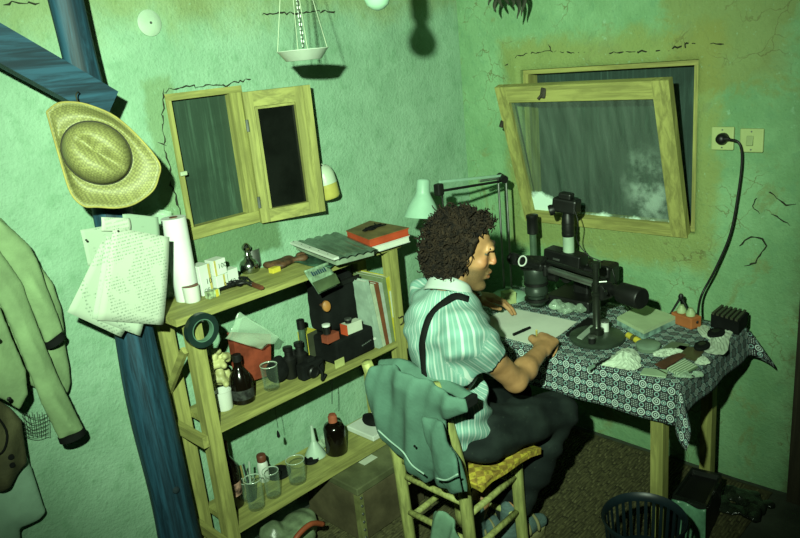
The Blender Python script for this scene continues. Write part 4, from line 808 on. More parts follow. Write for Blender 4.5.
for px, py in ((11, 457), (12, 465)): p = onY(-.128, px, py); MB().lathe([(.008, -.004), (.008, .003), (.005, .004)], p, (-.2, -1, 0), 12).build('eyelet', BLACKM, tb)
MB().tube(spline(P_(-.13, (-12, 405), (6, 430), (4, 450), (-8, 458)), 12), .003, 6).build('seam', BLACKM, tb, smooth=True)
tl = thing('hanging_cloth', 'smooth pale green cloth hanging lowest under the brown canvas bag', 'cloth', onY(-.04, 15, 538))
panel('cloth_body', -.040, [(-40, 440), (26, 450), (38, 488), (46, 512), (40, 520), (20, 527), (21, 560), (-40, 580)], .022, JK2, tl, fold=.005, freq=35, dirv=(1, 0, .3))
mb = MB()
for k in range(6):
    mb.tube(spline(P_(-.05, (22, 412+k*4.5), (30, 417+k*4.5+2*math.sin(k)), (38, 418+k*4), (47, 414+k*4.2)), 10), .0011, 5)
    mb.tube(spline(P_(-.052, (22+k*5, 412), (25+k*4.6, 424), (27+k*4.2, 436)), 8), .0011, 5)
tagp(mb.build('string_bag', M('dark_string', (.05, .08, .05), .8)), 'dark string net bag showing beneath the jacket sleeve', 'bag'); bpy.data.objects['string_bag']['kind'] = 'thing'; del bpy.data.objects['string_bag']['kind']
# ================================================================== hanging things
pc = CAM+ray(303, 53)*2.18
t = thing('balance_pan', 'shallow pale weighing pan hanging on thin cords near the ceiling', 'weighing pan', pc-np.array([0, 0, .03]))
MB().lathe([(.050, -.021), (.054, -.020), (.074, .006), (.078, .008), (.077, .010), (.072, .008), (.051, -.016), (.001, -.017)], pc, n=36).build('pan', M('pan_enamel', (.62, .74, .60), .35, .08, bmp=0, spec=.5), t, auto=50)
top = pc+np.array([.0, .0, .40])
for k in range(4):
    a = math.pi*(.25+k*.5)+.3; p = pc+np.array([.075*math.cos(a), .075*math.sin(a), .010]); MB().tube([p, p*.5+top*.5, top], .0012, 5).build('cord', M('pale_cord', (.5, .6, .42), .8), t)
mb = MB(); z0 = pc[2]+.022; k = 0
while z0 < 2.29:
    n = 12; r0 = .0045; P = [np.array([pc[0]+.004, pc[1], z0])+np.array([r0*math.cos(2*math.pi*i/n)*(k % 2), r0*math.cos(2*math.pi*i/n)*((k+1) % 2), .0075*math.sin(2*math.pi*i/n)]) for i in range(n+1)]; mb.tube(P, .0013, 5, False); z0 += .0118; k += 1
mb.build('chain', STEEL, t)
MB().cyl(top-[0, 0, .003], top+[0, 0, .003], .010, n=12).build('ring', STEEL, t)
bc = CAM+ray(377, -4)*1.72
t = thing('light_bulb', 'bare frosted light bulb hanging from the ceiling on a dark cord', 'bulb', bc-np.array([0, 0, .033]))
FB = glassy('frosted_bulb', (.17, .29, .20), .92, .25); MB().lathe([(.001, -.033), (.015, -.029), (.026, -.020), (.032, -.004), (.031, .010), (.024, .026), (.016, .040), (.014, .052)], bc, n=28).build('glass_globe', FB, t, smooth=True)
MB().lathe([(.015, .050), (.021, .054), (.022, .100), (.014, .112), (.006, .118)], bc, n=22).build('lamp_holder', BLACK, t, auto=40); MB().tube([bc+[0, 0, .115], (bc[0], bc[1], 2.3)], .006, 8).build('cord', BLACK, t)
hb_ = onX(-.25, 505, 4); t = thing('dried_bunch', 'bunch of dark dried leaves hanging upside down at the top near the corner', 'dried leaves', (hb_[0], hb_[1], 1.88)); DL = M('dried_leaf', (.035, .045, .025), .8, .4)
for k in range(7):
    x0 = onX(-.25, 490+k*5.4, -8); L = (.05, .075, .06, .05, .055, .095, .085)[k]; tw = random.uniform(-.6, .6)
    MB().sheet(lambda u, v: x0+np.array([.012*math.sin(v*5+k), -(u-.5)*.028*(1-v)**.7*math.cos(tw), -L*v+.01*math.sin(u*3)]), 4, 10, .003).build('leaf', DL, t, smooth=True)
MB().tube([onX(-.25, 503, -8)+[0, 0, -.004], (hb_[0], hb_[1], 2.3)], .004, 6).build('string', DL, t); MB().rbox(onX(-.25, 506, -10), (.03, .15, .03), bev=.008).build('tied_stems', DL, t)
# ================================================================== desk lamp
TZ = .703
lp = onX(-.30, 502, 178); base = np.array([lp[0], lp[1], TZ])
t = thing('desk_lamp', 'pale green spring arm desk lamp with a conical shade beside the window', 'lamp', base)
LG = M('lamp_green', (.34, .58, .42), .4, .08, bmp=.0, spec=.4)
MB().lathe([(.075, .001), (.075, .016), (.06, .024), (.02, .027), (.014, .05)], base, n=30).build('base', LG, t, auto=40)
for d in (-.011, .011): MB().cyl(base+[d, -d, .05], np.array(lp)+[d, -d, 0], .0045, n=10).build('lower_arm', STEEL, t)
se = onY(-.40, 440, 186); j = np.array(lp)
MB().cyl(j+[-.008, -.02, -.004], j+[.008, .02, .004], .016, n=16).build('elbow_joint', BLACK, t)
for dz, mt in ((.010, LG), (-.012, BLACK)): MB().beam(j+[0, 0, dz], se+[0, 0, dz*1.6], .008, .009).build('upper_arm', mt, t)
k0 = j*.97+se*.03; mb = MB(); sp = []
for i in range(150): f = i/149; p = (j*(.93-.30*f)+se*(.07+.30*f)); a = i*.9; sp.append(p+np.array([0, 0, .0])+.0048*(np.array([0, 0, 1])*math.cos(a)+np.array([.7, -.7, 0])*math.sin(a)))
mb.tube(sp, .0012, 4); mb.build('spring', STEEL, t)
apx = onY(-.40, 424, 178); rimc = onY(-.40, 422, 217); axl = apx-rimc; axl /= np.linalg.norm(axl); axl = axl*.9+np.array([.05, .0, .4]); axl /= np.linalg.norm(axl)
MB().rbox(se+[-.008, 0, -.012], (.03, .03, .045), bev=.006).build('head_joint', BLACK, t); L = np.linalg.norm(apx-rimc)
MB().lathe([(.068, 0), (.066, .003), (.050, .045), (.030, .080), (.026, .090), (.024, .132), (.019, .138), (.001, .139)], rimc, axl, 34, False).build('shade', LG, t, auto=50)
MB().lathe([(.0665, .001), (.048, .044), (.026, .075), (.001, .080)], rimc, axl, 34, False).build('shade_lining', M('lamp_inside', (.10, .12, .10), .5), t, smooth=True)
MB().tube(spline([se+[.01, 0, -.01], onY(-.42, 443, 205), onY(-.45, 450, 225), onY(-.4, 462, 262)], 16), .003, 6).build('flex', BLACK, t, smooth=True)
# ================================================================== table, cloth and what lies on it
TX0, TX1, TY0, TY1 = -.685, -.145, -1.335, -.33
t = thing('work_table', 'wooden work table under a dark patterned cloth along the right wall', 'table', ((TX0+TX1)/2, (TY0+TY1)/2, 0))
MB().box((TX0, TY0, TZ-.030), (TX1, TY1, TZ-.003)).build('table_top', WY, t)
lf = onX(-.645, 659.5, 450); lr = onX(-.18, 708, 430)
for x, y in ((-.645, lf[1]), (-.18, lr[1]), (-.645, TY1-.05), (-.18, TY1-.05)): MB().box((x-.021, y-.021, .0125), (x+.021, y+.021, TZ-.030)).build('leg', WZ, t)
MB().box((TX0+.03, lf[1]-.01, TZ-.10), (TX0+.05, TY1-.03, TZ-.030)).build('apron', WY, t); MB().box((-.64, lf[1]-.012, TZ-.10), (-.18, lf[1]+.008, TZ-.030)).build('apron', WX, t)
def cloth_mat():
    m, t, b = nt('printed_cloth'); uv = node(t, 'ShaderNodeUVMap'); sx = node(t, 'ShaderNodeSeparateXYZ'); t.links.new(uv.outputs[0], sx.inputs[0]); PD = .046
    U = mth(t, 'DIVIDE', sx.outputs[0], PD); Vv = mth(t, 'DIVIDE', sx.outputs[1], PD)
    def cell(a, k): return mth(t, 'SUBTRACT', mth(t, 'FRACT', mth(t, 'ADD', a, 100+k)), .5)
    def rad(x, y): return mth(t, 'SQRT', mth(t, 'ADD', mth(t, 'MULTIPLY', x, x), mth(t, 'MULTIPLY', y, y)))
    def ring(d, r, wd): return mth(t, 'LESS_THAN', mth(t, 'ABSOLUTE', mth(t, 'SUBTRACT', d, r)), wd)
    mx = lambda a, b_: mth(t, 'MAXIMUM', a, b_)
    d0 = rad(cell(U, 0), cell(Vv, 0)); d1 = rad(cell(U, .5), cell(Vv, 0)); d2 = rad(cell(U, 0), cell(Vv, .5)); g = mx(mth(t, 'ABSOLUTE', cell(U, .5)), mth(t, 'ABSOLUTE', cell(Vv, .5)))
    f = mx(mx(ring(d0, .24, .036), ring(d0, .10, .03)), mx(ring(d1, .14, .022), ring(d2, .14, .022)))
    fine = rad(cell(mth(t, 'MULTIPLY', U, 8), 0), cell(mth(t, 'MULTIPLY', Vv, 8), 0)); dots = mth(t, 'MULTIPLY', mth(t, 'LESS_THAN', fine, .24), mth(t, 'LESS_THAN', g, .24)); f2 = mx(f, dots)
    dz = mth(t, 'MULTIPLY', mth(t, 'LESS_THAN', mx(d1, 0), .06), 1); f2 = mx(f2, dz)
    col = mixc(t, f2, (.005, .005, .007), (.34, .44, .40)); col = mixc(t, mth(t, 'MULTIPLY', mx(ring(d1, .15, .03), ring(d2, .15, .03)), .6), col, (.10, .26, .24))
    t.links.new(col, b.inputs['Base Color']); b.inputs['Roughness'].default_value = .8; return m
DF, DR, DB = .135, .105, .11
def cloth(s, q):  # s: metres beyond the front edge (negative = on the table), q: metres beyond the right end
    E_ = .004; x = TX0-E_; y = TY0-E_; z = TZ+.0005
    a, b_ = max(s, 0), max(q, 0)
    px = x-s if s < 0 else x; py = y-q if q < 0 else y
    if px > TX1+.004:
        ov = px-(TX1+.004); th = math.atan2(b_, ov); L = math.hypot(ov, b_); cor = math.sin(2*th) if b_ > 0 else 0; fl_ = .008*L/.1+.055*cor*L/.1
        return (TX1+.006+fl_*.5*math.cos(th), py-fl_*1.3*math.sin(th), z-L*.985)
    if a == 0 and b_ == 0:
        return (px, py, z+.0008*math.sin(px*60+py*35))
    th = math.atan2(b_, a); L = math.hypot(a, b_); cor = math.sin(2*th) if a > 0 and b_ > 0 else 0
    w_ = .004*math.sin(py*30)*min(1, L/.08) if a > 0 and b_ == 0 else (.004*math.sin(px*26+1)*min(1, L/.08) if a == 0 else 0)
    fl_ = .010*L/.1+.045*cor*L/.1
    return (px-(fl_*math.cos(th)+(w_ if b_ == 0 else 0)), py-(fl_*math.sin(th)+(w_ if a == 0 else 0)), z-L*.985)
ss = list(np.linspace(DF, 0, 14))+list(np.linspace(0, -(TX1-TX0)-.01, 34))[1:]+list(np.linspace(-(TX1-TX0)-.01, -(TX1-TX0)-.01-DB, 10))[1:]; qs = list(np.linspace(DR, 0, 12))+list(np.linspace(0, TY0-TY1+.005, 60))[1:]
V = []; UV = []
for q in qs:
    for s_ in ss: V.append(cloth(s_, q)); UV.append((q, s_))
nu = len(ss); Fs = [(j*nu+i, j*nu+i+1, (j+1)*nu+i+1, (j+1)*nu+i) for j in range(len(qs)-1) for i in range(nu-1)]
mb = MB(); mb.add(V, Fs); o = mb.build('tablecloth', cloth_mat(), smooth=True, loc=((TX0+TX1)/2, (TY0+TY1)/2, TZ)); ul = o.data.uv_layers.new(name='UVMap')
for lp_ in o.data.loops: ul.data[lp_.index].uv = UV[lp_.vertex_index]
md = o.modifiers.new('s', 'SOLIDIFY'); md.thickness = .0012; md.offset = 1
tagp(o, 'dark cloth printed with white rings and dots draped over the work table', 'tablecloth')
TT = TZ+.004
def flat(name, label, cat, pts, z, th, mat, group=None, parent=None):
    P = [onZ(z, *p) for p in pts]; o = MB().poly(P, (0, 0, th)).build(name, mat, parent)
    return o if parent else tagp(o, label, cat, group)
flat('drawing_paper', 'large blank white sheet in front of the man on the table', 'paper', ((486, 319), (500, 312), (515, 309), (545, 315), (577, 322), (560, 335), (541, 347), (518, 341), (499, 336)), TT, .0012, PAPER)
a, b = onZ(TT+.007, 513.5, 334.6), onZ(TT+.007, 530, 327.5); t = thing('felt_pen', 'short black felt pen lying on the white sheet', 'pen', (a+b)/2-[0, 0, .0055]); d = b-a
MB().cyl(a, a+d*.55, .0055, n=12).build('barrel', BLACKM, t, auto=40); MB().cyl(a+d*.55, b, .0062, .005, n=12).build('cap', BLACKM, t, auto=40)
# --- stereo microscope on its boom stand
sc_ = np.array([-.505, -.958, TT]); IR = M('grey_green_metal', (.035, .055, .04), .4, .2, metal=.3, spec=.4)
t = thing('stereo_microscope', 'black stereo microscope hanging on a boom stand with a round base', 'microscope', sc_)
MB().lathe([(.094, 0), (.096, .003), (.096, .014), (.090, .019), (.03, .021)], sc_, n=44).build('round_base', M('base_metal', (.06, .09, .06), .35, .2, metal=.4), t, auto=40)
MB().lathe([(.024, .018), (.024, .040), (.017, .044), (.013, .05), (.013, .165), (.018, .168), (.018, .176), (.011, .18), (.0105, .262), (.016, .264), (.016, .285), (.012, .288)], sc_, n=24).build('column', M('column_steel', (.07, .085, .065), .3, .2, metal=.8), t, auto=40)
ZBm = .885; bl, br = onZ(ZBm, 548, 269), onZ(ZBm, 642, 299); bd = br-bl; bd /= np.linalg.norm(bd)
cp = sc_*[1, 1, 0]+np.array([0, 0, ZBm]); off = cp-(bl+bd*((cp-bl)@bd)); 
MB().rbox(cp-off*.5, (.055, .055, .06), rotm((0, 0, math.atan2(bd[1], bd[0]))), .008).build('clamp', BLACK, t)
MB().cyl(cp-off*.5+[-.02, -.02, .012], cp-off*.5+[-.06, -.05, .014], .006, n=10).build('clamp_screw', CHROME, t, auto=40); MB().cyl(cp+[0, 0, .035], cp+[.02, -.03, .036], .004, n=8).build('clamp_screw', CHROME, t)
MB().cyl(bl, br-bd*.09, .013, n=18).build('boom', STEEL, t, auto=40); MB().cyl(bl+[0, 0, .03], br-bd*.16+[0, 0, .03], .008, n=14).build('boom', BLACK, t, auto=40)
MB().lathe([(.020, -.13), (.022, -.095), (.036, -.09), (.037, -.005), (.033, 0)], br, bd, 28).build('counterweight', BLACK, t, auto=40)
hd = onZ(ZBm, 534, 268)*.9+bl*.1; hd = np.array([hd[0], hd[1], 0]); 
MB().rbox(np.array([*(bl*.7+hd*.3)[:2], ZBm]), (.05, .05, .05), bev=.008).build('head_holder', BLACK, t)
MB().lathe([(.026, .735), (.034, .742), (.036, .775), (.044, .782), (.046, .80), (.042, .806), (.043, .83), (.046, .835), (.048, .880), (.042, .895), (.03, .90)], hd, n=34).build('scope_body', IR, t, auto=40)
MB().rbox(hd+[-.01, .0, .908], (.080, .090, .034), rotm((0, -.2, .3)), .01).build('prism_housing', BLACK, t)
ed = np.array([-.72, .12, .34]); ed /= np.linalg.norm(ed); sdv = np.array([.2, .98, 0])
for k, sg in enumerate((-1, 1)):
    p0 = hd+sdv*.031*sg+[-.025, 0, .910]; ey = MB().lathe([(.017, 0), (.017, .035), (.021, .038), (.021, .058), (.0235, .060), (.0235, .082), (.018, .084), (.015, .080)], p0, ed, 24).build('eyepiece', BLACK, t, auto=40)
    MB().lathe([(.0165, .0842), (.0215, .0842), (.0215, .0865), (.0165, .0865), (.0165, .0842)], p0, ed, 24, False, False).build('eye_ring', WHITE if sg < 0 else BLACK, ey, auto=40)
for k, z in enumerate((.755, .82)): MB().lathe([(.0475, z), (.0475, z+.010)], hd, n=34).build('focus_ring', BLACK, t, auto=40)
MB().cyl(hd+[.02, -.05, .85], hd+[.02, -.085, .85], .014, n=16).build('focus_knob', BLACK, t, auto=40)
# --- photo microscope with a camera on top
px0 = -.25
def at(px, py, x=px0): return onX(x, px, py)
pb = at(570, 300); t = thing('photo_microscope', 'black photo microscope with a camera mounted on its vertical tube', 'microscope', (px0, pb[1], TT))
cy = at(569, 260)[1]
MB().rbox((px0+.02, cy-.02, TT+.025), (.16, .20, .05), bev=.008).build('foot', BLACK, t); MB().rbox((px0+.05, cy-.035, TT+.11), (.06, .07, .14), bev=.01).build('stand_arm', BLACK, t)
za = at(568, 268)[2]; zb = at(568, 251)[2]; ya_, yb_ = at(548, 260)[1], at(584, 262)[1]
MB().rbox((px0, (ya_+yb_)/2, (za+zb)/2), (.07, abs(ya_-yb_), zb-za), (.10, 0, 0), .006).build('head_block', BLACK, t)
MB().rbox((px0-.0355, (ya_+yb_)/2+.02, (za+zb)/2+.006), (.002, .03, .008), (.10, 0, 0)).build('name_plate', STEEL, t)
MB().rbox((px0+.01, cy-.03, za-.02), (.09, .12, .04), bev=.008).build('stage_block', BLACK, t); MB().cyl((px0-.06, cy-.02, za-.02), (px0-.035, cy-.02, za-.02), .022, n=20).build('focus_knob', BLACK, t, auto=40)
MB().rbox((px0+.02, at(603, 275)[1], at(603, 275)[2]), (.09, .075, .085), (.0, 0, 0), .012).build('lamp_housing', BLACK, t)
MB().cyl((px0+.02, cy-.05, at(603, 275)[2]), (px0+.02, at(603, 275)[1]+.02, at(603, 275)[2]), .02, n=18).build('lamp_tube', BLACK, t)
zt = [at(567, q)[2] for q in (251, 236, 232, 214)]; yc = cy
MB().cyl((px0, yc, zt[0]-.01), (px0, yc, zt[1]), .022, n=24).build('pale_tube', M('tube_pale', (.42, .58, .42), .5, .1), t, auto=40)
MB().lathe([(.023, 0), (.025, .004), (.024, zt[3]-zt[1]-.01), (.019, zt[3]-zt[1]), (.019, zt[3]-zt[1]+.012)], (px0, yc, zt[1]), n=24).build('photo_tube', BLACK, t, auto=40)
for k in range(3): MB().lathe([(.0255, .01+k*.02), (.0255, .016+k*.02)], (px0, yc, zt[1]), n=24).build('tube_ring', BLACK, t, auto=40)
zc_ = at(566, 206)[2]; cm = MB().rbox((px0, yc+.004, zc_+.004), (.058, .100, .056), (.12, 0, .1), .008).build('camera_body', BLACK, t)
MB().rbox((px0, yc+.004, zc_+.040), (.040, .052, .026), (.12, 0, .1), .006).build('prism', BLACK, cm); MB().cyl((px0, yc+.03, zc_+.028), (px0, yc+.03, zc_+.040), .009, n=16).build('rewind_knob', CHROME, cm)
MB().lathe([(.020, 0), (.022, .012), (.020, .02)], (px0-.02, yc+.048, zc_-.012), (-.6, .7, -.2), 18).build('viewfinder_tube', BLACK, cm, auto=40)
MB().tube(spline([(px0-.02, yc-.035, zc_+.01), at(578, 222, px0-.03), at(577, 240, px0-.03), at(588, 255, px0-.02), at(603, 262)], 24), .0022, 6).build('release_cable', BLACK, t, smooth=True)
MB().tube(spline([at(612, 268, px0), at(616, 282, px0), at(622, 300, -.2), at(634, 312, -.22)], 20), .0025, 6).build('lamp_cable', BLACK, t, smooth=True)
# tall capped tube
pt_ = onX(-.20, 534, 262); h1 = onX(-.20, 534, 232)[2]-TT; h2 = onX(-.20, 533, 215)[2]-TT
cyl_thing('capped_tube', 'tall grey tube with a black cap standing behind the microscope eyepieces', 'tube', (-.20, pt_[1], TT), [('tube_body', [(.028, 0), (.028, .02), (.0145, .024), (.0145, h1)], M('tube_grey', (.16, .26, .17), .3, .15, metal=.5), {}), ('cap', [(.0145, h1-.01), (.023, h1-.006), (.023, h2-.015), (.025, h2-.012), (.025, h2), (.02, h2+.002)], BLACK, {})])
# pale box by the left hand
b = onZ(TT, 500, 303); t = carton('pale_carton', 'small pale green carton behind the left hand of the man', 'carton', (b[0]+.02, b[1]-.03, TT), (.05, .045, .05), M('pale_green_card', (.42, .52, .22), .7, .1), None, None, -.5)
# crumpled clear bag
def crumple(name, label, cat, c, rx, ry, hz, mat, n=16, h=.005, seed=1, parts=None):
    g = np.random.default_rng(seed); s = SDF(np.array(c)-[rx*1.5+.02, ry*1.5+.02, .002], np.array(c)+[rx*1.5+.02, ry*1.5+.02, hz*1.6+.02], h)
    for k in range(n): s.ell(np.array(c)+[g.uniform(-rx, rx), g.uniform(-ry, ry), g.uniform(.1, .7)*hz], (g.uniform(.25, .5)*rx, g.uniform(.25, .5)*ry, g.uniform(.25, .45)*hz), rotm((g.uniform(-.5, .5), g.uniform(-.5, .5), g.uniform(0, 3))), .006)
    s.disp(lambda x, y, z: .0022*np.sin(x*210+y*90)*np.sin(y*170+z*150)); s.a = np.maximum(s.a, (c[2]+.0006-s.ax[2]).reshape(1, 1, -1)).astype(np.float32); return tagp(s.build(name, mat), label, cat)
c = onZ(TT, 568, 309); crumple('clear_bag', 'crumpled clear plastic bag lying between the two microscopes', 'bag', (c[0]-.03, c[1]-.02, TT), .04, .06, .045, FILM, 18, .004, 5)
# dish on the stand base, small glass pots
for lb, px, py, r, h, mt in (('small white and grey pot on the microscope base', 605, 331, .014, .035, WHITE), ('tiny dark pot on the microscope base near the column', 592, 343, .012, .020, BLACK)):
    p = onZ(TT+.020, px, py); cyl_thing('specimen_pot', lb, 'pot', p, [('pot_body', [(r, 0), (r, h)], mt, {}), ('lid', [(r*1.1, h), (r*1.1, h+.006), (r*.9, h+.007)], STEEL, {})])
p = [onZ(TT+.022, *q) for q in ((577, 338), (591, 326), (596, 327), (582, 340))]; tagp(MB().poly(p, (0, 0, .004)).build('steel_rule', M('rule_steel', (.4, .5, .4), .4, .1)), 'narrow pale steel rule lying on the microscope base', 'rule')
p = [onZ(TT, *q) for q in ((566, 336), (588, 320), (598, 323), (578, 341))]; tagp(MB().poly(p, (0, 0, .012)).build('black_notebook', BLACKM), 'narrow black notebook by the right hand of the man', 'notebook')
# white flat box
zt_ = TT+.032; P = [onZ(zt_, *q) for q in ((617, 317), (644, 331), (676, 316), (642, 304))]; t = thing('flat_box', 'flat pale plastic box with a glossy front near the wall', 'box', (P[0]+P[2])/2*[1, 1, 0]+np.array([0, 0, TT]))
MB().hexa([p*[1, 1, 0]+np.array([0, 0, TT]) for p in P]+[p*[1, 1, 0]+np.array([0, 0, zt_-.012]) for p in P]).build('box_body', M('glossy_pale', (.30, .50, .42), .12, .4, 30, spec=.7), t)
MB().hexa([p*[1, 1, 0]+np.array([0, 0, zt_-.012]) for p in P]+[p*[1, 1, 0]+np.array([0, 0, zt_]) for p in P]).build('lid', M('pale_lid', (.52, .68, .40), .5, .08), t)
# power block, plugs, plug cord
p = onZ(TT, 686, 325); t = thing('power_block', 'orange red multi socket block with two pale plugs on the table', 'power strip', (p[0], p[1], TT)); rz = .9
MB().rbox(p+[0, 0, .022], (.05, .095, .042), rotm((0, 0, -.35)), .004).build('block_body', M('orange_plastic', (.50, .16, .05), .5, .1), t)
for k, dy in enumerate((-.02, .022)):
    c = p+rotm((0, 0, -.35))@np.array([0, dy, .043]); MB().lathe([(.016, 0), (.017, .012), (.010, .022), (.008, .028)], c, n=18).build('plug', M('plug_pale', (.42, .55, .28), .5), t, auto=40)
w0 = onX(-.02, 724, 138); t = thing('plug_cord', 'black plug and cord running from the wall socket down to the table', 'cord', (-.06, p[1]-.04, TT+.02))
MB().lathe([(.019, .0), (.020, .02), (.016, .034), (.008, .040)], (-.022, w0[1], w0[2]), (-1, 0, 0), 22).build('plug', BLACK, t, auto=40)
MB().cyl((-.05, w0[1]+.004, w0[2]), (-.05, w0[1]-.03, w0[2]+.002), .009, .006, 12).build('strain_relief', BLACK, t, auto=40)
cp_ = spline([(-.05, w0[1]-.024, w0[2]+.001), onX(-.05, 739, 143), onX(-.045, 742, 160), onX(-.05, 738, 195), onX(-.06, 730, 235), onX(-.08, 715, 270), onX(-.11, 701, 297), p+rotm((0, 0, -.35))@np.array([.0, -.05, .024])], 60)
MB().tube(cp_, .0045, 8).build('cord', BLACK, t, smooth=True)
# small tripod
tp_ = onZ(TT+.065, 681, 297); t = thing('mini_tripod', 'small black tripod standing behind the orange power block', 'tripod', tp_*[1, 1, 0]+np.array([0, 0, TT]))
for a in (.3, 2.4, 4.5): MB().cyl(tp_, (tp_[0]+.04*math.cos(a), tp_[1]+.04*math.sin(a), TT+.001), .005, .0035, 10).build('leg', BLACK, t)
MB().lathe([(.009, -.008), (.010, .004), (.006, .012)], tp_, n=14).build('head', BLACK, t, auto=40)
# ribbed black box
zb_ = TT+.052; P = [onZ(zb_, *q) for q in ((711, 313), (739, 321), (748, 311), (721, 305))]; t = thing('ribbed_box', 'black box with a ribbed top at the right rear corner of the table', 'box', (P[0]+P[2])/2*[1, 1, 0]+np.array([0, 0, TT]))
MB().hexa([p*[1, 1, 0]+np.array([0, 0, TT]) for p in P]+[p*[1, 1, 0]+np.array([0, 0, zb_-.004]) for p in P]).build('box_body', BLACKM, t)
for k in range(6):
    u0, u1 = k/6+.02, k/6+.11; q = lambda u, v: (P[0]*(1-u)+P[1]*u)*(1-v)+(P[3]*(1-u)+P[2]*u)*v
    MB().hexa([q(u, v)-[0, 0, .004] for u, v in ((u0, 0), (u1, 0), (u1, 1), (u0, 1))]+[q(u, v)+[0, 0, .003] for u, v in ((u0, 0), (u1, 0), (u1, 1), (u0, 1))]).build('rib', M('rib_dark', (.07, .075, .045), .5, .2), t)
# tissues, tins, cards
TS = M('tissue', (.66, .80, .62), .9, .06, bmp=.2)
def tissue(label, c, pts, hz, seed):
    g = np.random.default_rng(seed); n = 40; P = [onZ(TT, *p) for p in pts]; m = sum(P)/len(P); ring = spline(P+[P[0]], n)[:n]; V = [m+np.array([0, 0, hz])]; R = 7
    for j in range(1, R+1):
        f = j/R
        for k in range(n): V.append(m*(1-f)+ring[k]*f+np.array([g.normal(0, .0015), g.normal(0, .0015), hz*(1-f)**1.4+.007*abs(math.sin(k*1.3+j*1.1+seed))*(1-.4*f)+.001]))
    Fs = [(0, 1+k, 1+(k+1) % n) for k in range(n)]+[(1+(j-1)*n+k, 1+j*n+k, 1+j*n+(k+1) % n, 1+(j-1)*n+(k+1) % n) for j in range(1, R) for k in range(n)]
    mb = MB(); mb.add(V, Fs); o = mb.build('tissue', TS); md = o.modifiers.new('s', 'SOLIDIFY'); md.thickness = .001; return tagp(o, label, 'tissue', 'crumpled tissues on the table')
tissue('tall crumpled white tissue near the front edge of the table', 0, ((601, 366), (612, 357), (624, 349), (637, 352), (641, 366), (634, 371), (618, 369)), .034, 2)
tissue('flat torn white tissue beside the black ribbed box', 0, ((697, 326), (708, 327), (712, 333), (732, 330), (730, 340), (726, 354), (712, 355), (702, 350), (712, 342), (700, 336)), .006, 3)
tissue('small folded tissue at the right of the striped cards', 0, ((694, 364), (703, 357), (710, 364), (700, 366)), .008, 4)
tissue('pale tissue strip lying behind the striped cards', 0, ((652, 352), (672, 349), (683, 352), (668, 357), (655, 357)), .006, 6)
for lb, px, py, rx in (('black oval lens cap on the torn tissue', 716, 334, .034), ('black oval cap left of the torn tissue', 702, 347, .03)):
    p = onZ(TT+.008, px, py); t = thing('oval_cap', lb, 'lens cap', p, 'black lens caps on the table'); MB().lathe([(rx, 0), (rx*1.02, .004), (rx*.96, .010), (rx*.5, .012)], p, n=26, sc=(.75, 1.2)).build('cap_disc', BLACKM, t, auto=40); MB().lathe([(rx*.5, .0121), (rx*.45, .0135)], p, n=20, sc=(.75, 1.2)).build('cap_centre', BLACK, t)
p = onZ(TT, 648, 349); cyl_thing('tin_lid', 'round grey green tin beside the tall tissue', 'tin', p, [('tin_body', [(.038, 0), (.038, .012)], M('tin_grey', (.16, .24, .16), .4, .15), {}), ('lid', [(.040, .012), (.040, .020), (.037, .022)], M('tin_lid_grey', (.20, .30, .21), .4, .15), {})])
a, b = onZ(TT+.012, 628, 335), onZ(TT+.010, 644, 344); t = thing('yellow_tube', 'bright yellow tube lying between the tin and the flat box', 'tube', (a+b)/2-[0, 0, .011]); d = b-a
MB().cyl(a, a+d*.8, .011, n=16).build('tube_body', YEL, t, auto=40); MB().cyl(a+d*.8, b, .011, .006, n=16).build('nozzle', YEL, t, auto=40); MB().cyl(a+d*.3, a+d*.5, .0113, n=16).build('printed_band', M('band_dark', (.12, .12, .03), .6), t, auto=40)
CG = 'small cards at the front right of the table'; STP = None
def stripes(name, a_, b_, n):
    m, t, b = nt(name); v = coords(t, (1, 1, 1), 'Generated'); sx = node(t, 'ShaderNodeSeparateXYZ'); t.links.new(v, sx.inputs[0]); f = mth(t, 'LESS_THAN', mth(t, 'FRACT', mth(t, 'MULTIPLY', mth(t, 'ADD', sx.outputs[1], mth(t, 'MULTIPLY', sx.outputs[0], .3)), n)), .5)
    t.links.new(mixc(t, f, a_, b_), b.inputs['Base Color']); b.inputs['Roughness'].default_value = .6; return m
flat('specimen_card', 'white card with dark stripes at the front right corner of the table', 'card', ((667, 370), (684, 360), (698, 368), (680, 377)), TT, .006, stripes('striped_card', (.10, .16, .08), (.40, .50, .36), 7), CG)
flat('specimen_card', 'plain pale green card lying nearest the front edge of the table', 'card', ((640, 375), (644, 369), (668, 371), (666, 378)), TT, .004, M('pale_green_card2', (.40, .56, .36), .7, .1), CG)
flat('specimen_card', 'dark red brown strip card behind the striped one', 'card', ((655, 365), (677, 353), (686, 356), (664, 370)), TT, .004, M('brown_card', (.12, .045, .025), .6, .3), CG)
flat('specimen_card', 'wide brown film sheet towards the middle of the table right end', 'card', ((668, 355), (680, 346), (705, 350), (697, 362), (684, 358)), TT, .003, M('brown_film', (.09, .08, .04), .3, .3), CG)
flat('specimen_card', 'grey card under the pale tissue behind the tin', 'card', ((662, 349), (672, 342), (690, 345), (684, 351)), TT, .003, M('grey_card', (.16, .22, .13), .6, .2), CG)
a, b = onZ(TT+.004, 655, 368), onZ(TT+.004, 667, 374); t = thing('tweezers', 'slim steel tweezers lying beside the striped card', 'tweezers', (a+b)/2-[0, 0, .003])
for s_ in (-1, 1): MB().beam(a, b+np.array([.003*s_, .004*s_, 0]), .004, .002).build('arm', CHROME, t)
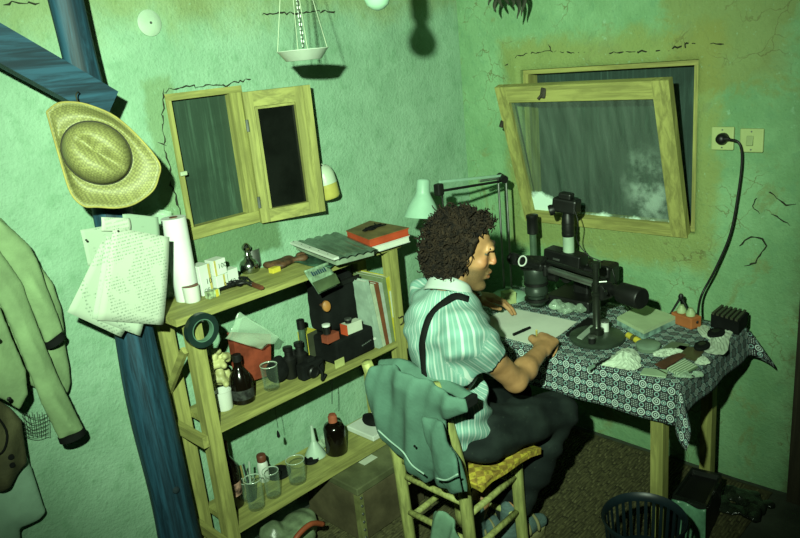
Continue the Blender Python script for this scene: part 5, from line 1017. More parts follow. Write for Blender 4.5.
a = onZ(TT+.005, 594, 366); b = onZ(TT+.005, 610, 358); t = thing('dropper', 'short dark dropper lying at the front edge beside the tall tissue', 'dropper', (a+b)/2-[0, 0, .004]); MB().cyl(a, b, .0035, .0045, 10).build('stem', BLACK, t); MB().cyl(a-(b-a)*.3, a, .007, .0055, 12).build('bulb', M('dropper_bulb', (.22, .34, .26), .5), t, auto=40)
crumple('cellophane', 'crumpled clear cellophane at the front right table corner', 'cellophane', tuple(onZ(TT, 690, 377)), .03, .04, .015, FILM, 12, .004, 9)
# ---------------------------------------------------------------- under the table
BH = .35; bc_ = (onZ(BH, 604, 511)+onZ(BH, 686, 521))/2; R1 = np.linalg.norm(onZ(BH, 604, 511)-onZ(BH, 686, 521))/2; bb = np.array([bc_[0], bc_[1], .011]); R0 = R1*.78; BP = M('basket_plastic', (.010, .022, .028), .4, .2, bmp=0)
t = thing('waste_basket', 'dark blue round slatted plastic waste basket on the mat before the table', 'basket', bb)
MB().lathe([(R0, 0), (R0+.004, .002), (R0+.006, .03), (R0+.002, .03), (R0-.002, .006), (.001, .005)], bb, n=40).build('bottom', BP, t, auto=40)
MB().lathe([(R1-.004, BH-.037), (R1-.004, BH-.021), (R1+.006, BH-.011), (R1+.009, BH-.017), (R1+.001, BH-.037)], bb, n=40, cap0=False, cap1=False).build('rim', BP, t, auto=50)
rr_ = lambda z: R0+(R1-R0)*z/(BH-.02)
MB().lathe([(rr_(.18), .175), (rr_(.18)+.003, .175), (rr_(.19)+.003, .19), (rr_(.19), .19), (rr_(.18), .175)], bb, n=40, cap0=False, cap1=False).build('hoop', BP, t, auto=50)
for k in range(30):
    a = 2*math.pi*k/30; p0 = bb+[rr_(.02)*math.cos(a), rr_(.02)*math.sin(a), .02]; p1 = bb+[rr_(BH-.03)*math.cos(a), rr_(BH-.03)*math.sin(a), BH-.028]; MB().beam(p0, p1, .010, .003, up=(math.cos(a), math.sin(a), 0)).build('slat', BP, t)
# black enamelled box with a tray, and bags
h = .17; P = [onZ(h, *q) for q in ((671, 496), (706, 507), (722, 474), (692, 467))]; P = [p*[1, 1, 0] for p in P]; t = thing('black_box', 'black box with a shiny recessed tray under the right end of the table', 'box', (P[0]+P[2])/2+np.array([0, 0, .010])); m = sum(P)/4
MB().hexa([p+[0, 0, .011] for p in P]+[p+[0, 0, h-.02] for p in P]).build('box_body', BLACK, t)
for k in range(4):
    a, b = P[k], P[(k+1) % 4]; ai, bi = m+(a-m)*.86, m+(b-m)*.86; MB().hexa([a+[0, 0, h-.02], b+[0, 0, h-.02], bi+[0, 0, h-.02], ai+[0, 0, h-.02], a+[0, 0, h], b+[0, 0, h], bi+[0, 0, h], ai+[0, 0, h]]).build('rim', M('gloss_black', (.02, .025, .02), .1, .2, spec=.7, bmp=0), t)
gv = (CAM-m)*[1, 1, 0]; gv /= np.linalg.norm(gv)
mb = MB(); mb.sheet(lambda u, v: (P[0]*(1-u)+P[1]*u)*(1-.35*v*(1-u))+P[1]*.35*v*(1-u)+gv*(.010+.045*v+.006*math.sin(u*9+v*5))+np.array([0, 0, h-.004-(h-.02)*v+.006*math.sin(u*7)*(1-v)]), 16, 16, .003)
tagp(mb.build('green_bag', M('bag_green', (.17, .40, .24), .25, .25, 18, .5, 40), smooth=True), 'pale green plastic bag hanging down in front of the black box', 'bag')
crumple('dark_wrap', 'crumpled dark glossy plastic wrap on the mat beside the black box', 'plastic wrap', (onZ(.02, 742, 505)[0], onZ(.02, 742, 505)[1], .011), (.075), .075, .035, M('wrap_dark', (.018, .026, .017), .18, .4, 20, .8, spec=.5), 30, .006, 12)
# ================================================================== chair
CX0, CX1, CY0, CY1 = -1.165, -.895, -.872, -.585; CW = M('chair_wood', (.42, .46, .15), .6, .25, 8, .2, 40, stretch=(8, 8, 1))
ch = thing('rush_chair', 'low wooden chair with slatted rungs the man sits on', 'chair', ((CX0+CX1)/2, (CY0+CY1)/2, .011))
def post(pts, r): return MB().tube(spline(pts, 12), r, 12)
for y in (CY0, CY1):
    post([(CX0+.012, y, .011), (CX0, y, .25), (CX0-.012, y, .45), (CX0-.055, y, .66), (CX0-.10, y, .82)], [.021]*9+[.020]*3+[.017]).build('back_post', CW, ch, smooth=True)
    post([(CX1+.008, y-.004, .011), (CX1, y, .25), (CX1-.004, y, .445)], .021).build('leg', CW, ch, smooth=True)
for z in (.33, .19):
    for y in (CY0, CY1): MB().tube([(CX0, y, z-.01), (CX1, y, z)], .011, 10).build('rung', CW, ch, smooth=True)
for z in (.30, .16): MB().tube([(CX1, CY0, z), (CX1, CY1, z)], .011, 10).build('rung', CW, ch, smooth=True)
for z in (.36, .22): MB().tube([(CX0+.002, CY0, z), (CX0+.002, CY1, z)], .011, 10).build('rung', CW, ch, smooth=True)
for z in (.60, .70, .79): 
    x = CX0-.012-(z-.45)*.24; MB().rbox((x, (CY0+CY1)/2, z), (.014, CY1-CY0, .042), (0, -.23, 0), .004).build('back_slat', CW, ch)
for a, b in (((CX0, CY0), (CX1, CY0)), ((CX0, CY1), (CX1, CY1)), ((CX0, CY0), (CX0, CY1)), ((CX1, CY0), (CX1, CY1))): MB().tube([(*a, .425), (*b, .425)], .014, 10).build('seat_rail', CW, ch, smooth=True)
MB().box((CX0, CY0, .425), (CX1, CY1, .438)).build('rush_seat', M('rush', (.28, .26, .09), .8, .3, 40, .4, stretch=(1, 8, 1)), ch)
cu = [onZ(.445, 481, 488), onZ(.445, 541, 449)]; cu = [cu[0], cu[1], np.array([cu[1][0]+.0, CY1+.01, .445]), np.array([CX0+.02, CY1+.01, .445])]
def cushion_mat():
    m, t, b = nt('woven_cushion'); v = coords(t, (1, 1, 1)); ck = node(t, 'ShaderNodeTexChecker'); mp = node(t, 'ShaderNodeMapping'); t.links.new(v, mp.inputs[0]); mp.inputs['Rotation'].default_value = (0, 0, .75); t.links.new(mp.outputs[0], ck.inputs[0]); ck.inputs['Scale'].default_value = 38
    n = noise(t, v, 45, 4); c = mixc(t, ck.outputs['Fac'], (.22, .15, .02), (.36, .30, .03)); c = mixc(t, sstep(t, n, .45, .7), c, (.12, .08, .01)); t.links.new(c, b.inputs['Base Color']); b.inputs['Roughness'].default_value = .7; bump(t, b, mth(t, 'ADD', ck.outputs['Fac'], n), .5, .004); return m
mb = MB(); n_ = 14; V = []
def cq(u, v): return (cu[0]*(1-u)+cu[1]*u)*(1-v)+(cu[3]*(1-u)+cu[2]*u)*v
mb.sheet(lambda u, v: cq(u, v)+np.array([0, 0, .005+.005*math.sin(u*12)*math.sin(v*12)-.012*(1-min(1, 6*min(u, 1-u)))]), 18, 18, .022)
tagp(mb.build('seat_cushion', cushion_mat(), smooth=False), 'yellow and brown woven seat cushion on the wooden chair', 'cushion')
# cloth panel generator for the plane X = const
def xpanel(name, x, outline, T, mat, parent, r=.009, fold=.006, freq=45, h=.006, lean=0., zref=.6, fdir=(1, .25)):
    P = np.array([onX(x, *p) for p in outline]); m = abs(lean)*.5+T+.04; lo = P.min(0)-[m, .03, .03]; hi = P.max(0)+[m, .03, .03]; s = SDF(lo, hi, h)
    Y, Z = s.ax[1].reshape(-1, 1), s.ax[2].reshape(1, -1); dm = None; ins = np.zeros((len(s.ax[1]), len(s.ax[2])), bool); n = len(P)
    for i in range(n):
        a, b = P[i], P[(i+1) % n]; ex, ez = b[1]-a[1], b[2]-a[2]; t_ = np.clip(((Y-a[1])*ex+(Z-a[2])*ez)/(ex*ex+ez*ez+1e-12), 0, 1)
        d = np.sqrt((Y-a[1]-t_*ex)**2+(Z-a[2]-t_*ez)**2); dm = d if dm is None else np.minimum(dm, d)
        c = ((a[2] > Z) != (b[2] > Z)) & (Y < (b[1]-a[1])*(Z-a[2])/(b[2]-a[2]+1e-12)+a[1]); ins ^= c
    d2 = np.where(ins, -dm, dm); u = Y*fdir[0]+Z*fdir[1]
    f = fold*np.sin(freq*u+1.6*np.sin(Z*9+Y*5))+fold*.5*np.sin(freq*2.1*u+2+Z*6)+lean*(Z-zref)
    th = T*np.clip(np.sqrt(np.clip(-d2, 0, .05)/.05), .3, 1); yy = np.abs(s.ax[0].reshape(-1, 1, 1)-(x+f)[None])-th[None]; q = d2[None]+r
    s.a = (np.sqrt(np.maximum(q, 0)**2+np.maximum(yy+r, 0)**2)+np.minimum(np.maximum(q, yy+r), 0)-r).astype(np.float32); return s.build(name, mat, parent, it=1)
GJ = M('green_fleece', (.10, .22, .16), .9, .12, 10, .3, 120)
dj = thing('draped_jacket', 'dark green jacket with pale piping draped over the chair back', 'jacket', (-1.27, -.73, .5))
xpanel('jacket_back', -1.265, [(378, 362), (398, 361), (425, 374), (470, 396), (473, 410), (449, 418), (450, 437), (460, 462), (464, 495), (450, 498), (432, 482), (421, 488), (400, 465), (383, 440), (372, 408), (371, 377)], .022, GJ, dj, fold=.009, lean=-.12, zref=.62)
xpanel('jacket_shoulder', -1.225, [(380, 358), (400, 357), (430, 370), (474, 393), (474, 402), (430, 386), (384, 372)], .045, GJ, dj, r=.02, fold=.003, lean=-.1, zref=.78)
xpanel('sleeve', -1.295, [(425, 412), (448, 417), (452, 440), (460, 465), (463, 494), (448, 497), (436, 470), (428, 440)], .020, GJ, dj, r=.014, fold=.004, freq=70, lean=-.10, zref=.55)
PPG = M('pale_piping', (.34, .52, .42), .8, .1)
MB().tube(spline([onX(-1.322, *p) for p in ((378, 430), (390, 441), (403, 452), (412, 465), (424, 474))], 20), .0028, 6).build('piping', PPG, dj, smooth=True)
MB().tube(spline([onX(-1.342, *p) for p in ((436, 478), (446, 480), (458, 474))], 10), .0028, 6).build('piping', PPG, dj, smooth=True)
p = onX(-1.318, 415, 446); MB().lathe([(.004, 0), (.004, .003)], p, (-1, 0, 0), 10).build('snap', BLACK, dj)
p = onX(-1.25, 470, 401); MB().rbox(p, (.05, .02, .03), bev=.004).build('collar_tab', BLACKM, dj)
lc_ = thing('fallen_scarf', 'pale green cloth hanging from the chair rung down to the floor', 'cloth', (-1.21, -.80, .02))
xpanel('scarf_body', -1.20, [(432, 512), (442, 508), (456, 524), (463, 545), (460, 590), (425, 590), (427, 545)], .018, M('scarf_green', (.20, .38, .25), .9, .12, 10, .3), lc_, fold=.008, freq=80)
# ================================================================== the man
def set_attr(o, name, vals):
    a = o.data.attributes.new(name, 'FLOAT', 'POINT'); a.data.foreach_set('value', np.asarray(vals, np.float32))
A_ = np.array
hc = onY(-.82, 463, 251); yw, pt2, HS = math.radians(-53), math.radians(-14), .90
f_ = A_([math.cos(yw)*math.cos(pt2), math.sin(yw)*math.cos(pt2), math.sin(pt2)]); l_ = np.cross([0, 0, 1], f_); l_ /= np.linalg.norm(l_); u_ = np.cross(f_, l_); RH = np.stack([f_, l_, u_], 1)
def hl(x, y, z): return hc+HS*(RH@A_([x, y, z]))
ty = math.radians(-25); tf = A_([math.cos(ty), math.sin(ty), 0]); tl_ = A_([-math.sin(ty), math.cos(ty), 0]); RT = np.stack([tf, tl_, A_([0, 0, 1.])], 1)
SHR, ELR, WRR = A_([-1.212, -.945, .978]), A_([-1.0, -.962, .748]), A_([-.765, -.903, .752])
SHL, ELL, WRL = A_([-1.02, -.645, .985]), A_([-.80, -.53, .825]), A_([-.548, -.445, .792])
NB = A_([-1.105, -.812, 1.035]); CHT = A_([-1.115, -.81, .88]); BEL = A_([-1.09, -.79, .68]); PEL = A_([-1.05, -.775, .545])
HPR, KNR, ANR = A_([-1.06, -.865, .555]), A_([-.69, -.905, .488]), A_([-.875, -.815, .125]); HPL, KNL, ANL = A_([-1.03, -.69, .555]), A_([-.68, -.70, .490]), A_([-.955, -.72, .13])
man = thing('person', 'curly haired man in a striped short sleeved shirt writing at the table', 'person', (-1.05, -.78, .011))
s = SDF((-1.36, -1.1, .06), (-.42, -.36, 1.36), .0042)
# trunk, limbs
s.ell(CHT, (.085, .135, .16), RT, .04).ell(BEL+[-.01, 0, 0], (.055, .085, .13), RT, .03).ell(PEL+[-.02, 0, 0], (.055, .09, .06), None, .03)
for S_, E_, W_ in ((SHR, ELR, WRR), (SHL, ELL, WRL)):
    s.cap(NB-[0, 0, .02], S_-[0, 0, .01], .045, .050, .03).chain([S_, (S_+E_)/2, E_], [.048, .041, .034], .02).chain([E_, E_*.65+W_*.35, W_], [.034, .036, .0245], .02)
for H_, K_, N_ in ((HPR, KNR, ANR), (HPL, KNL, ANL)): s.chain([H_, K_], [.075, .052], .02).chain([K_, K_*.6+N_*.4, N_], [.050, .046, .034], .02)
# neck and head
s.cap(NB-[0, 0, .03], hl(-.025, 0, -.05), .058, .053, .03)
s.ell(hl(-.012, 0, .03), A_((.097, .077, .100))*HS, RH, .02).ell(hl(.042, 0, -.038), A_((.052, .052, .080))*HS, RH, .02)
s.ell(hl(.078, 0, -.108), A_((.020, .022, .018))*HS, RH, .016).cap(hl(.0, .052, -.065), hl(.066, .016, -.108), .017*HS, .014*HS, .016).cap(hl(.0, -.052, -.065), hl(.066, -.016, -.108), .017*HS, .014*HS, .016)
s.cap(hl(.089, 0, .030), hl(.109, 0, -.017), .0085*HS, .0092*HS, .010).ell(hl(.104, .010, -.021), A_((.011, .007, .006))*HS, RH, .005).ell(hl(.104, -.010, -.021), A_((.011, .007, .006))*HS, RH, .005)
s.cap(hl(.084, .040, .036), hl(.090, -.040, .036), .011*HS, .011*HS, .012)
for g in (-1, 1):
    s.ell(hl(.092, .032*g, .016), A_((.012, .017, .011))*HS, RH, .008, True)
    s.ell(hl(.0715, .032*g, .0240), A_((.0135, .016, .0080))*HS, RH, .003).ell(hl(.0700, .032*g, .0055), A_((.0130, .015, .0060))*HS, RH, .004)
    s.ell(hl(.066, .042*g, -.018), A_((.018, .017, .017))*HS, RH, .015)
    s.ell(hl(.014, .078*g, -.004), A_((.020, .009, .032))*HS, RH@rotm((0, .2, 0)), .006).ell(hl(.016, .087*g, -.002), A_((.010, .006, .018))*HS, RH, .004, True)
s.cap(hl(.092, .020, -.057), hl(.100, 0, -.053), .0065*HS, .0080*HS, .004).cap(hl(.092, -.020, -.057), hl(.100, 0, -.053), .0065*HS, .0080*HS, .004)
s.cap(hl(.089, .018, -.072), hl(.096, 0, -.072), .007*HS, .0085*HS, .004).cap(hl(.089, -.018, -.072), hl(.096, 0, -.072), .007*HS, .0085*HS, .004)
s.cap(hl(.099, .022, -.064), hl(.106, 0, -.0635), .003, .003, .003, None, True).cap(hl(.099, -.022, -.064), hl(.106, 0, -.0635), .003, .003, .003, None, True)
# right hand: loose fist around a pencil, resting on the table
def hand(W, fw, side, up, curl, thumb, spread=1.0):
    """W wrist, fw towards knuckles, side towards the thumb, up = back of the hand"""
    fw, side, up = [v/np.linalg.norm(v) for v in (A_(fw), A_(side), A_(up))]; L = .078
    for k, o in enumerate((.028, .010, -.009, -.026)): s.cap(W+side*o*.5, W+fw*(L-.004*abs(k-1))+side*o, .015, .0125, .012)
    s.cap(W, W+fw*.045, .024, .024, .015, (up, .7)); tips = []
    for k, (o, ln) in enumerate(((.028, .044), (.010, .048), (-.009, .046), (-.026, .037))):
        p = W+fw*(L-.004*abs(k-1))+side*o; d = fw*math.cos(curl[0])-up*math.sin(curl[0]); q = p+d*ln; d = fw*math.cos(curl[0]+curl[1])-up*math.sin(curl[0]+curl[1]); r_ = q+d*ln*.62
        d = fw*math.cos(sum(curl))-up*math.sin(sum(curl)); e_ = r_+d*ln*.45; s.cap(p, q, .0100, .0092, .004).cap(q, r_, .0092, .0084, .003).cap(r_, e_, .0084, .0074, .003); tips.append(e_)
    b0 = W+fw*.022+side*.022; b1 = b0+(fw*.55+side*.75-up*.15)*.040; b2 = b1+(fw*thumb[0]+side*thumb[1]-up*thumb[2])*.034; b3 = b2+(fw*thumb[0]+side*(thumb[1]-.35)-up*thumb[2])*.026
    s.cap(b0, b1, .0155, .0125, .008).cap(b1, b2, .0122, .0108, .005).cap(b2, b3, .0105, .0085, .004); tips.append(b3); return tips
fr = A_([-.665, -.875, .766])-WRR; tipsR = hand(WRR, fr, (-.20, .95, .25), (-.10, -.25, .95), (.95, 1.15, .7), (.9, .15, .45))
fl2 = A_([-.478, -.522, .776])-WRL; tipsL = hand(WRL, fl2, (-.75, -.5, .05), (.05, .15, 1), (.35, .45, .3), (.95, .15, .35))
SK, skt, skb = nt('skin')
st_ = node(skt, 'ShaderNodeAttribute', attribute_name='stub'); lp2 = node(skt, 'ShaderNodeAttribute', attribute_name='lip'); v = coords(skt); n1 = noise(skt, v, 25, 4); n2 = noise(skt, v, 300, 3)
c = mixc(skt, sstep(skt, n1, .3, .7), (.235, .125, .052), (.305, .165, .072)); c = mixc(skt, mth(skt, 'MULTIPLY', st_.outputs['Fac'], mth(skt, 'ADD', .5, mth(skt, 'MULTIPLY', n2, .6))), c, (.055, .040, .018)); c = mixc(skt, lp2.outputs['Fac'], c, (.36, .09, .045))
skt.links.new(c, skb.inputs['Base Color']); skb.inputs['Roughness'].default_value = .5; skb.inputs['Specular IOR Level'].default_value = .35; bump(skt, skb, n2, .12, .002)
body = s.build('body', SK, man, it=2); HV = (s.V-hc)@RH/HS
low = np.clip((-.028-HV[:, 2])/.02, 0, 1)*np.clip((HV[:, 2]+.15)/.03, 0, 1)*np.clip((HV[:, 0]-.0)/.03, 0, 1)*(np.linalg.norm(HV, axis=1) < .17); nose = np.clip(1-np.linalg.norm((HV-[.112, 0, -.016])/[.022, .03, .022], axis=1), 0, 1)
mouth = np.clip(1-np.linalg.norm((HV-[.098, 0, -.063])/[.02, .026, .015], axis=1)**3, 0, 1); stub = np.clip(low-mouth*1.5, 0, 1); cheek = np.clip(1-np.linalg.norm((np.abs(HV)*[1, 1, 0]+HV*[0, 0, 1]-[.075, .045, -.012])/[.04, .035, .03], axis=1), 0, 1)
set_attr(body, 'stub', stub); set_attr(body, 'lip', np.clip(mouth*.55+nose*.7+cheek*.3, 0, 1))
EW = M('shaded_eye_white', (.16, .15, .11), .25, .02, bmp=0); EI = M('eye_iris', (.03, .025, .015), .15, .1, bmp=0)  # eyeball colour darkened to carry the shade under the lids
for g in (-1, 1):
    c = hl(.0700, .032*g, .016); V = SDF(c-.016, c+.016, .002).ell(c, (.0112,)*3, None, .001); e_ = V.build('eye', EW, man, it=1); c2 = hl(.0800, .032*g, .0140); SDF(c2-.008, c2+.008, .0012).ell(c2, A_((.0040, .0065, .0055)), RH, .001).build('iris', EI, e_, it=1)
    MB().tube(spline([hl(.094, .016*g, .034), hl(.096, .030*g, .040), hl(.085, .050*g, .036)], 8), [.003]+[.0056]*6+[.004, .002], 6).build('eyebrow', M('brow', (.03, .022, .01), .9), man, smooth=True)
    MB().tube(spline([hl(.0820, .018*g, .020), hl(.0845, .030*g, .0235), hl(.076, .045*g, .019)], 8), .0018, 6).build('eyelid', SK, man, smooth=True)
# hair
HRM = M('dark_hair', (.020, .012, .0055), .85, .6, 60, .6, 140, spec=.2)
sh_ = SDF(hc-.24, hc+.24, .005)
for c, r_ in (((-.026, 0, .040), (.104, .092, .098)), ((-.055, 0, -.015), (.080, .092, .080)), ((.025, 0, .095), (.058, .070, .036)), ((-.070, 0, -.06), (.050, .075, .050))): sh_.ell(hl(*c), A_(r_)*HS, RH, .02)
for g in (-1, 1): sh_.ell(hl(.0, .078*g, .015), A_((.046, .026, .062))*HS, RH, .015).ell(hl(-.045, .072*g, -.04), A_((.042, .03, .05))*HS, RH, .015).ell(hl(.010, .072*g, .055), A_((.036, .022, .04))*HS, RH, .012)
sh_.disp(lambda x, y, z: .0045*np.sin(x*150+2*np.sin(z*60))*np.sin(y*145+z*40)+.004*np.sin(z*160+x*70)*np.sin(y*90-x*60))
sh_.ell(hl(.108, 0, -.03), A_((.102, .26, .100))*HS, RH, .006, True).ell(hl(.120, 0, .056), A_((.088, .17, .062))*HS, RH, .008, True)
hair = sh_.build('hair', HRM, man, it=0); HVs, HQ = sh_.V, sh_.Q
NQ = np.cross(HVs[HQ[:, 2]]-HVs[HQ[:, 0]], HVs[HQ[:, 3]]-HVs[HQ[:, 1]]); NQ /= np.linalg.norm(NQ, axis=1, keepdims=True)+1e-9; CQ = HVs[HQ].mean(1)
if ((CQ-hc)*NQ).sum() < 0: NQ = -NQ
mb = MB(); g = np.random.default_rng(5); lc2 = (CQ-hc)@RH/HS; okq = np.where((lc2[:, 0] < np.where(lc2[:, 2] > .085, .075, .012)) & (((CQ-hc)*NQ).sum(1) > 0))[0]
for q in g.choice(okq, 3200):
    p, n = CQ[q], NQ[q]; u1, w1, _ = frame(n); ph = g.uniform(0, 6.3); rr2 = g.uniform(.004, .009); L = g.uniform(.003, .020) if lc2[q, 2] > -.03 else g.uniform(.003, .012); k = 7; tw = g.uniform(3, 6)*g.choice((-1, 1)); dd2 = n+g.normal(0, .35, 3)
    mb.tube([p-n*.004+dd2*L*i/(k-1)+rr2*(math.cos(ph+tw*i/(k-1))-math.cos(ph))*u1+rr2*(math.sin(ph+tw*i/(k-1))-math.sin(ph))*w1 for i in range(k)], [.0022]*(k-1)+[.0012], 3)
cur = mb.build('hair_curls', HRM, hair, smooth=True); cur['kind'] = 'stuff'
# shirt
s2 = SDF((-1.40, -1.12, .50), (-.84, -.50, 1.12), .0055)
s2.ell(CHT+[-.005, 0, .01], (.122, .165, .175), RT, .04).ell(BEL+[-.012, 0, 0], (.103, .145, .16), RT, .05).ell(PEL+[-.035, 0, .05], (.095, .150, .075), None, .04).ell(CHT+[-.02, 0, .07], (.105, .150, .085), RT, .04)
SLR = SHR+(ELR-SHR)*.46; SLL = SHL+(ELL-SHL)*.46
for S_, E_ in ((SHR, SLR), (SHL, SLL)): s2.cap(NB-[.01, 0, .035], S_-[0, 0, .012], .060, .058, .04).chain([S_-[0, 0, .01], S_*.5+E_*.5, E_], [.060, .060, .058], .03)
s2.disp(lambda x, y, z: .0035*np.sin(70*(x*.5+y*.6+z*.9)+2*np.sin(z*20))+.003*np.sin(48*(x-y+z*.4)+z*25)+.004*np.sin(z*85+x*30)*np.clip((.80-z)/.2, 0, 1))
for S_, E_ in ((SHR, ELR), (SHL, ELL)):  # cut the sleeve end square and hollow it
    d = (E_-S_)/np.linalg.norm(E_-S_); c = S_+(E_-S_)*.46; x, y, z = [s2.ax[i].reshape([-1 if j == i else 1 for j in range(3)]) for i in range(3)]; pl = (x-c[0])*d[0]+(y-c[1])*d[1]+(z-c[2])*d[2]; near = np.sqrt((x-c[0])**2+(y-c[1])**2+(z-c[2])**2) < .16
    s2.a = np.where(near & (pl > -.03), np.maximum(s2.a, pl), s2.a).astype(np.float32)
    s2.cap(c-d*.03, c+d*.05, .046, .052, .004, None, True)
s2.cap(NB-[0, 0, .0], NB+(hl(-.02, 0, -.04)-NB)*1.2, .060, .064, .006, None, True)
SHM, sht, shb = nt('striped_shirt'); sa = node(sht, 'ShaderNodeAttribute', attribute_name='stripe'); vv = mth(sht, 'FRACT', mth(sht, 'MULTIPLY', sa.outputs['Fac'], 1/.021)); n1 = noise(sht, coords(sht), 12, 4)
wht = mth(sht, 'LESS_THAN', vv, .22); pin = mth(sht, 'LESS_THAN', mth(sht, 'ABSOLUTE', mth(sht, 'SUBTRACT', vv, .6)), .06); c = mixc(sht, sstep(sht, n1, .3, .7), (.105, .215, .18), (.14, .27, .225)); c = mixc(sht, wht, c, (.29, .37, .33)); c = mixc(sht, mth(sht, 'MULTIPLY', pin, .6), c, (.24, .33, .29))
sht.links.new(c, shb.inputs['Base Color']); shb.inputs['Roughness'].default_value = .85; shb.inputs['Specular IOR Level'].default_value = .15; bump(sht, shb, noise(sht, coords(sht), 140, 3), .15, .002)
shirt = s2.build('shirt', SHM, man, it=2); V = s2.V
ang = np.arctan2(V[:, 1]-BEL[1], V[:, 0]+1.10)*.15
for S_, E_ in ((SHR, ELR), (SHL, ELL)):
    d = (E_-S_)/np.linalg.norm(E_-S_); rel = V-S_; al = rel@d; pr = rel-al[:, None]*d; dist = np.linalg.norm(pr, axis=1); uu_ = np.cross(d, [0, 0, 1.]); uu_ /= np.linalg.norm(uu_); ww_ = np.cross(d, uu_); sl_ = (dist < .095) & (al > .035) & (al < .25); ang = np.where(sl_, np.arctan2(pr@uu_, pr@ww_)*.07, ang)
set_attr(shirt, 'stripe', ang+2.0)
# collar
COL_ = M('collar_cloth', (.46, .56, .50), .85, .06, bmp=.1); mb = MB(); ndir = hl(-.02, 0, -.04)-NB; ndir /= np.linalg.norm(ndir); cu_, cw_, _ = frame(ndir)
def colr(u, v):
    a = 2*math.pi*u; d = cu_*math.cos(a)+cw_*math.sin(a); r_ = .062+.014*(1-v)+.004*math.sin(a*3); return NB+d*r_+ndir*(.012+.030*v*(1-.35*max(0, d@f_)))-A_([0, 0, .012])*(1-v)
mb.sheet(colr, 40, 5, .004); mb.build('collar', COL_, man, smooth=True)
# braces over the back, laid on the shirt surface
bv = BVHTree.FromPolygons([Vector(v) for v in V], [tuple(map(int, q)) for q in s2.Q])
def surf(px, py):
    h_ = bv.ray_cast(Vector(CAM), Vector(ray(px, py)).normalized()); return (A_(h_[0]), A_(h_[1])) if h_[0] is not None else None
for pth in ([(468, 300), (456, 297), (445, 303), (435, 311), (429, 320), (425, 333), (423, 346), (424, 362), (426, 378), (430, 395), (434, 410)],):
    H_ = [surf(*p) for p in pth]; H_ = [h_ for h_ in H_ if h_]
    if len(H_) > 3:
        C = spline([h_[0]+(h_[1] if h_[1]@(CAM-h_[0]) > 0 else -h_[1])*.004 for h_ in H_], 40); N = spline([(h_[1] if h_[1]@(CAM-h_[0]) > 0 else -h_[1]) for h_ in H_], 40); L_, R_ = [], []
        for i in range(len(C)):
            d = C[min(i+1, len(C)-1)]-C[max(i-1, 0)]; sd_ = np.cross(d, N[i]); sd_ /= np.linalg.norm(sd_)+1e-9; L_.append(C[i]-sd_*.0115); R_.append(C[i]+sd_*.0115)
        mb = MB(); mb.sheet(lambda u, v: (L_[int(round(v*40))]*(1-u)+R_[int(round(v*40))]*u), 3, 41, .004); mb.build('brace_strap', BLACKM, man, smooth=True)
pos = surf(418, 318)
# trousers
s3 = SDF((-1.26, -1.02, .05), (-.56, -.54, .70), .006)
s3.ell(PEL+[-.01, 0, .015], (.125, .170, .10), None, .04)
for H_, K_, N_ in ((HPR, KNR, ANR), (HPL, KNL, ANL)): s3.chain([H_, H_*.5+K_*.5, K_], [.090, .078, .064], .03).chain([K_, K_*.5+N_*.5, N_+[0, 0, .02]], [.067, .066, .060], .03)
s3.a = np.maximum(s3.a, (.472-s3.ax[2]).reshape(1, 1, -1)-np.clip((s3.ax[0]+.90)*40, 0, 60).reshape(-1, 1, 1)).astype(np.float32)
s3.disp(lambda x, y, z: .005*np.sin(60*(x*.6+z)+3*np.sin(y*20))*np.sin(y*35+x*25)+.003*np.sin(z*95+x*40))
for N_, K_ in ((ANR, KNR), (ANL, KNL)): s3.cap(N_-[0, 0, .06], N_+(K_-N_)*.10, .046, .046, .004, None, True)
TRM, trt, trb = nt('dark_trousers'); v = coords(trt); n1 = noise(trt, v, 9, 5); n2 = noise(trt, v, 60, 4); c = mixc(trt, sstep(trt, n1, .4, .75), (.005, .008, .0075), (.014, .021, .018)); c = mixc(trt, mth(trt, 'MULTIPLY', sstep(trt, n2, .64, .75), .25), c, (.06, .085, .06)); trt.links.new(c, trb.inputs['Base Color']); trb.inputs['Roughness'].default_value = .9; trb.inputs['Specular IOR Level'].default_value = .15
s3.build('trousers', TRM, man, it=2)
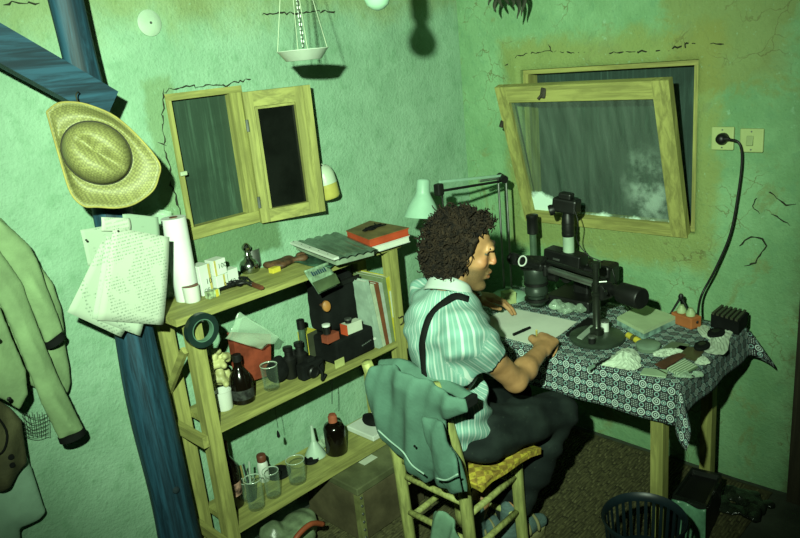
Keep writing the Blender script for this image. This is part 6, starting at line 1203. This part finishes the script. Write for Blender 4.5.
# socks and sandals
SOCK = M('grey_sock', (.12, .20, .19), .9, .15, 30, .5, 100, stretch=(1, 1, 4)); SOLE = M('tan_sole', (.28, .27, .12), .7, .2)
for N_, td, nm in ((ANR, A_([.92, -.25, 0]), 'r'), (ANL, A_([.90, -.25, 0]), 'l')):
    td = td/np.linalg.norm(td); he = A_([N_[0], N_[1], .062])-td*.035; to = he+td*.17+[0, 0, -.012]; q = SDF(np.minimum(he, to)-.10, np.maximum(he, to)+.14, .005); q.cap(N_+[0, 0, .03], he+td*.03+[0, 0, .0], .036, .034, .02).chain([he, he+td*.10, to], [.032, .036, .026], .02)
    fo = q.build('sock', SOCK, man, it=2); sd2 = np.cross([0, 0, 1], td); mb = MB(); P = []
    for k in range(28):
        a = 2*math.pi*k/28; P.append(he*[1, 1, 0]+td*.075+td*.112*math.cos(a)+sd2*(.040+.006*math.cos(a))*math.sin(a)+[0, 0, .012])
    mb.poly(P, (0, 0, .020)); mb.build('sandal_sole', SOLE, man)
    for dx in (.05, .09, .13):
        c = he+td*dx+[0, 0, -.006]; pts = [c+sd2*.040*math.cos(a)+A_([0, 0, 1])*(.042-.06*max(0, dx-.1))*math.sin(a) for a in np.linspace(-.3, math.pi+.3, 14)]; MB().tube(pts, .006, 6).build('sandal_strap', SOLE, man, smooth=True)
# watch
wc = WRL*.94+ELL*.06; d = (WRL-ELL)/np.linalg.norm(WRL-ELL); wt = thing('wrist_watch', 'steel watch with a pale face on the left wrist of the man', 'watch', wc-[0, 0, .03]); MB().lathe([(.028, -.008), (.0305, -.008), (.0305, .008), (.028, .008), (.028, -.008)], wc, d, 28, False, False).build('strap', BLACK, wt, auto=40)
tocam = CAM-wc; tocam -= d*(tocam@d); tocam /= np.linalg.norm(tocam); MB().lathe([(.014, 0), (.015, .004), (.013, .007)], wc+tocam*.0295, tocam, 22).build('case', CHROME, wt, auto=40); MB().lathe([(.0115, .0071), (.0115, .0076)], wc+tocam*.0295, tocam, 22).build('face', WHITE, wt)
# pencil in the fist
g0 = (tipsR[0]+tipsR[4])/2; pd = A_([-.35, -.25, .85]); pd /= np.linalg.norm(pd); pe = thing('pencil', 'short pencil held in the right hand of the man', 'pencil', g0-pd*.02); MB().cyl(g0-pd*.012, g0+pd*.075, .0036, n=8).build('shaft', TAN, pe); MB().cyl(g0-pd*.030, g0-pd*.012, .0006, .0036, n=8).build('point', CR, pe)
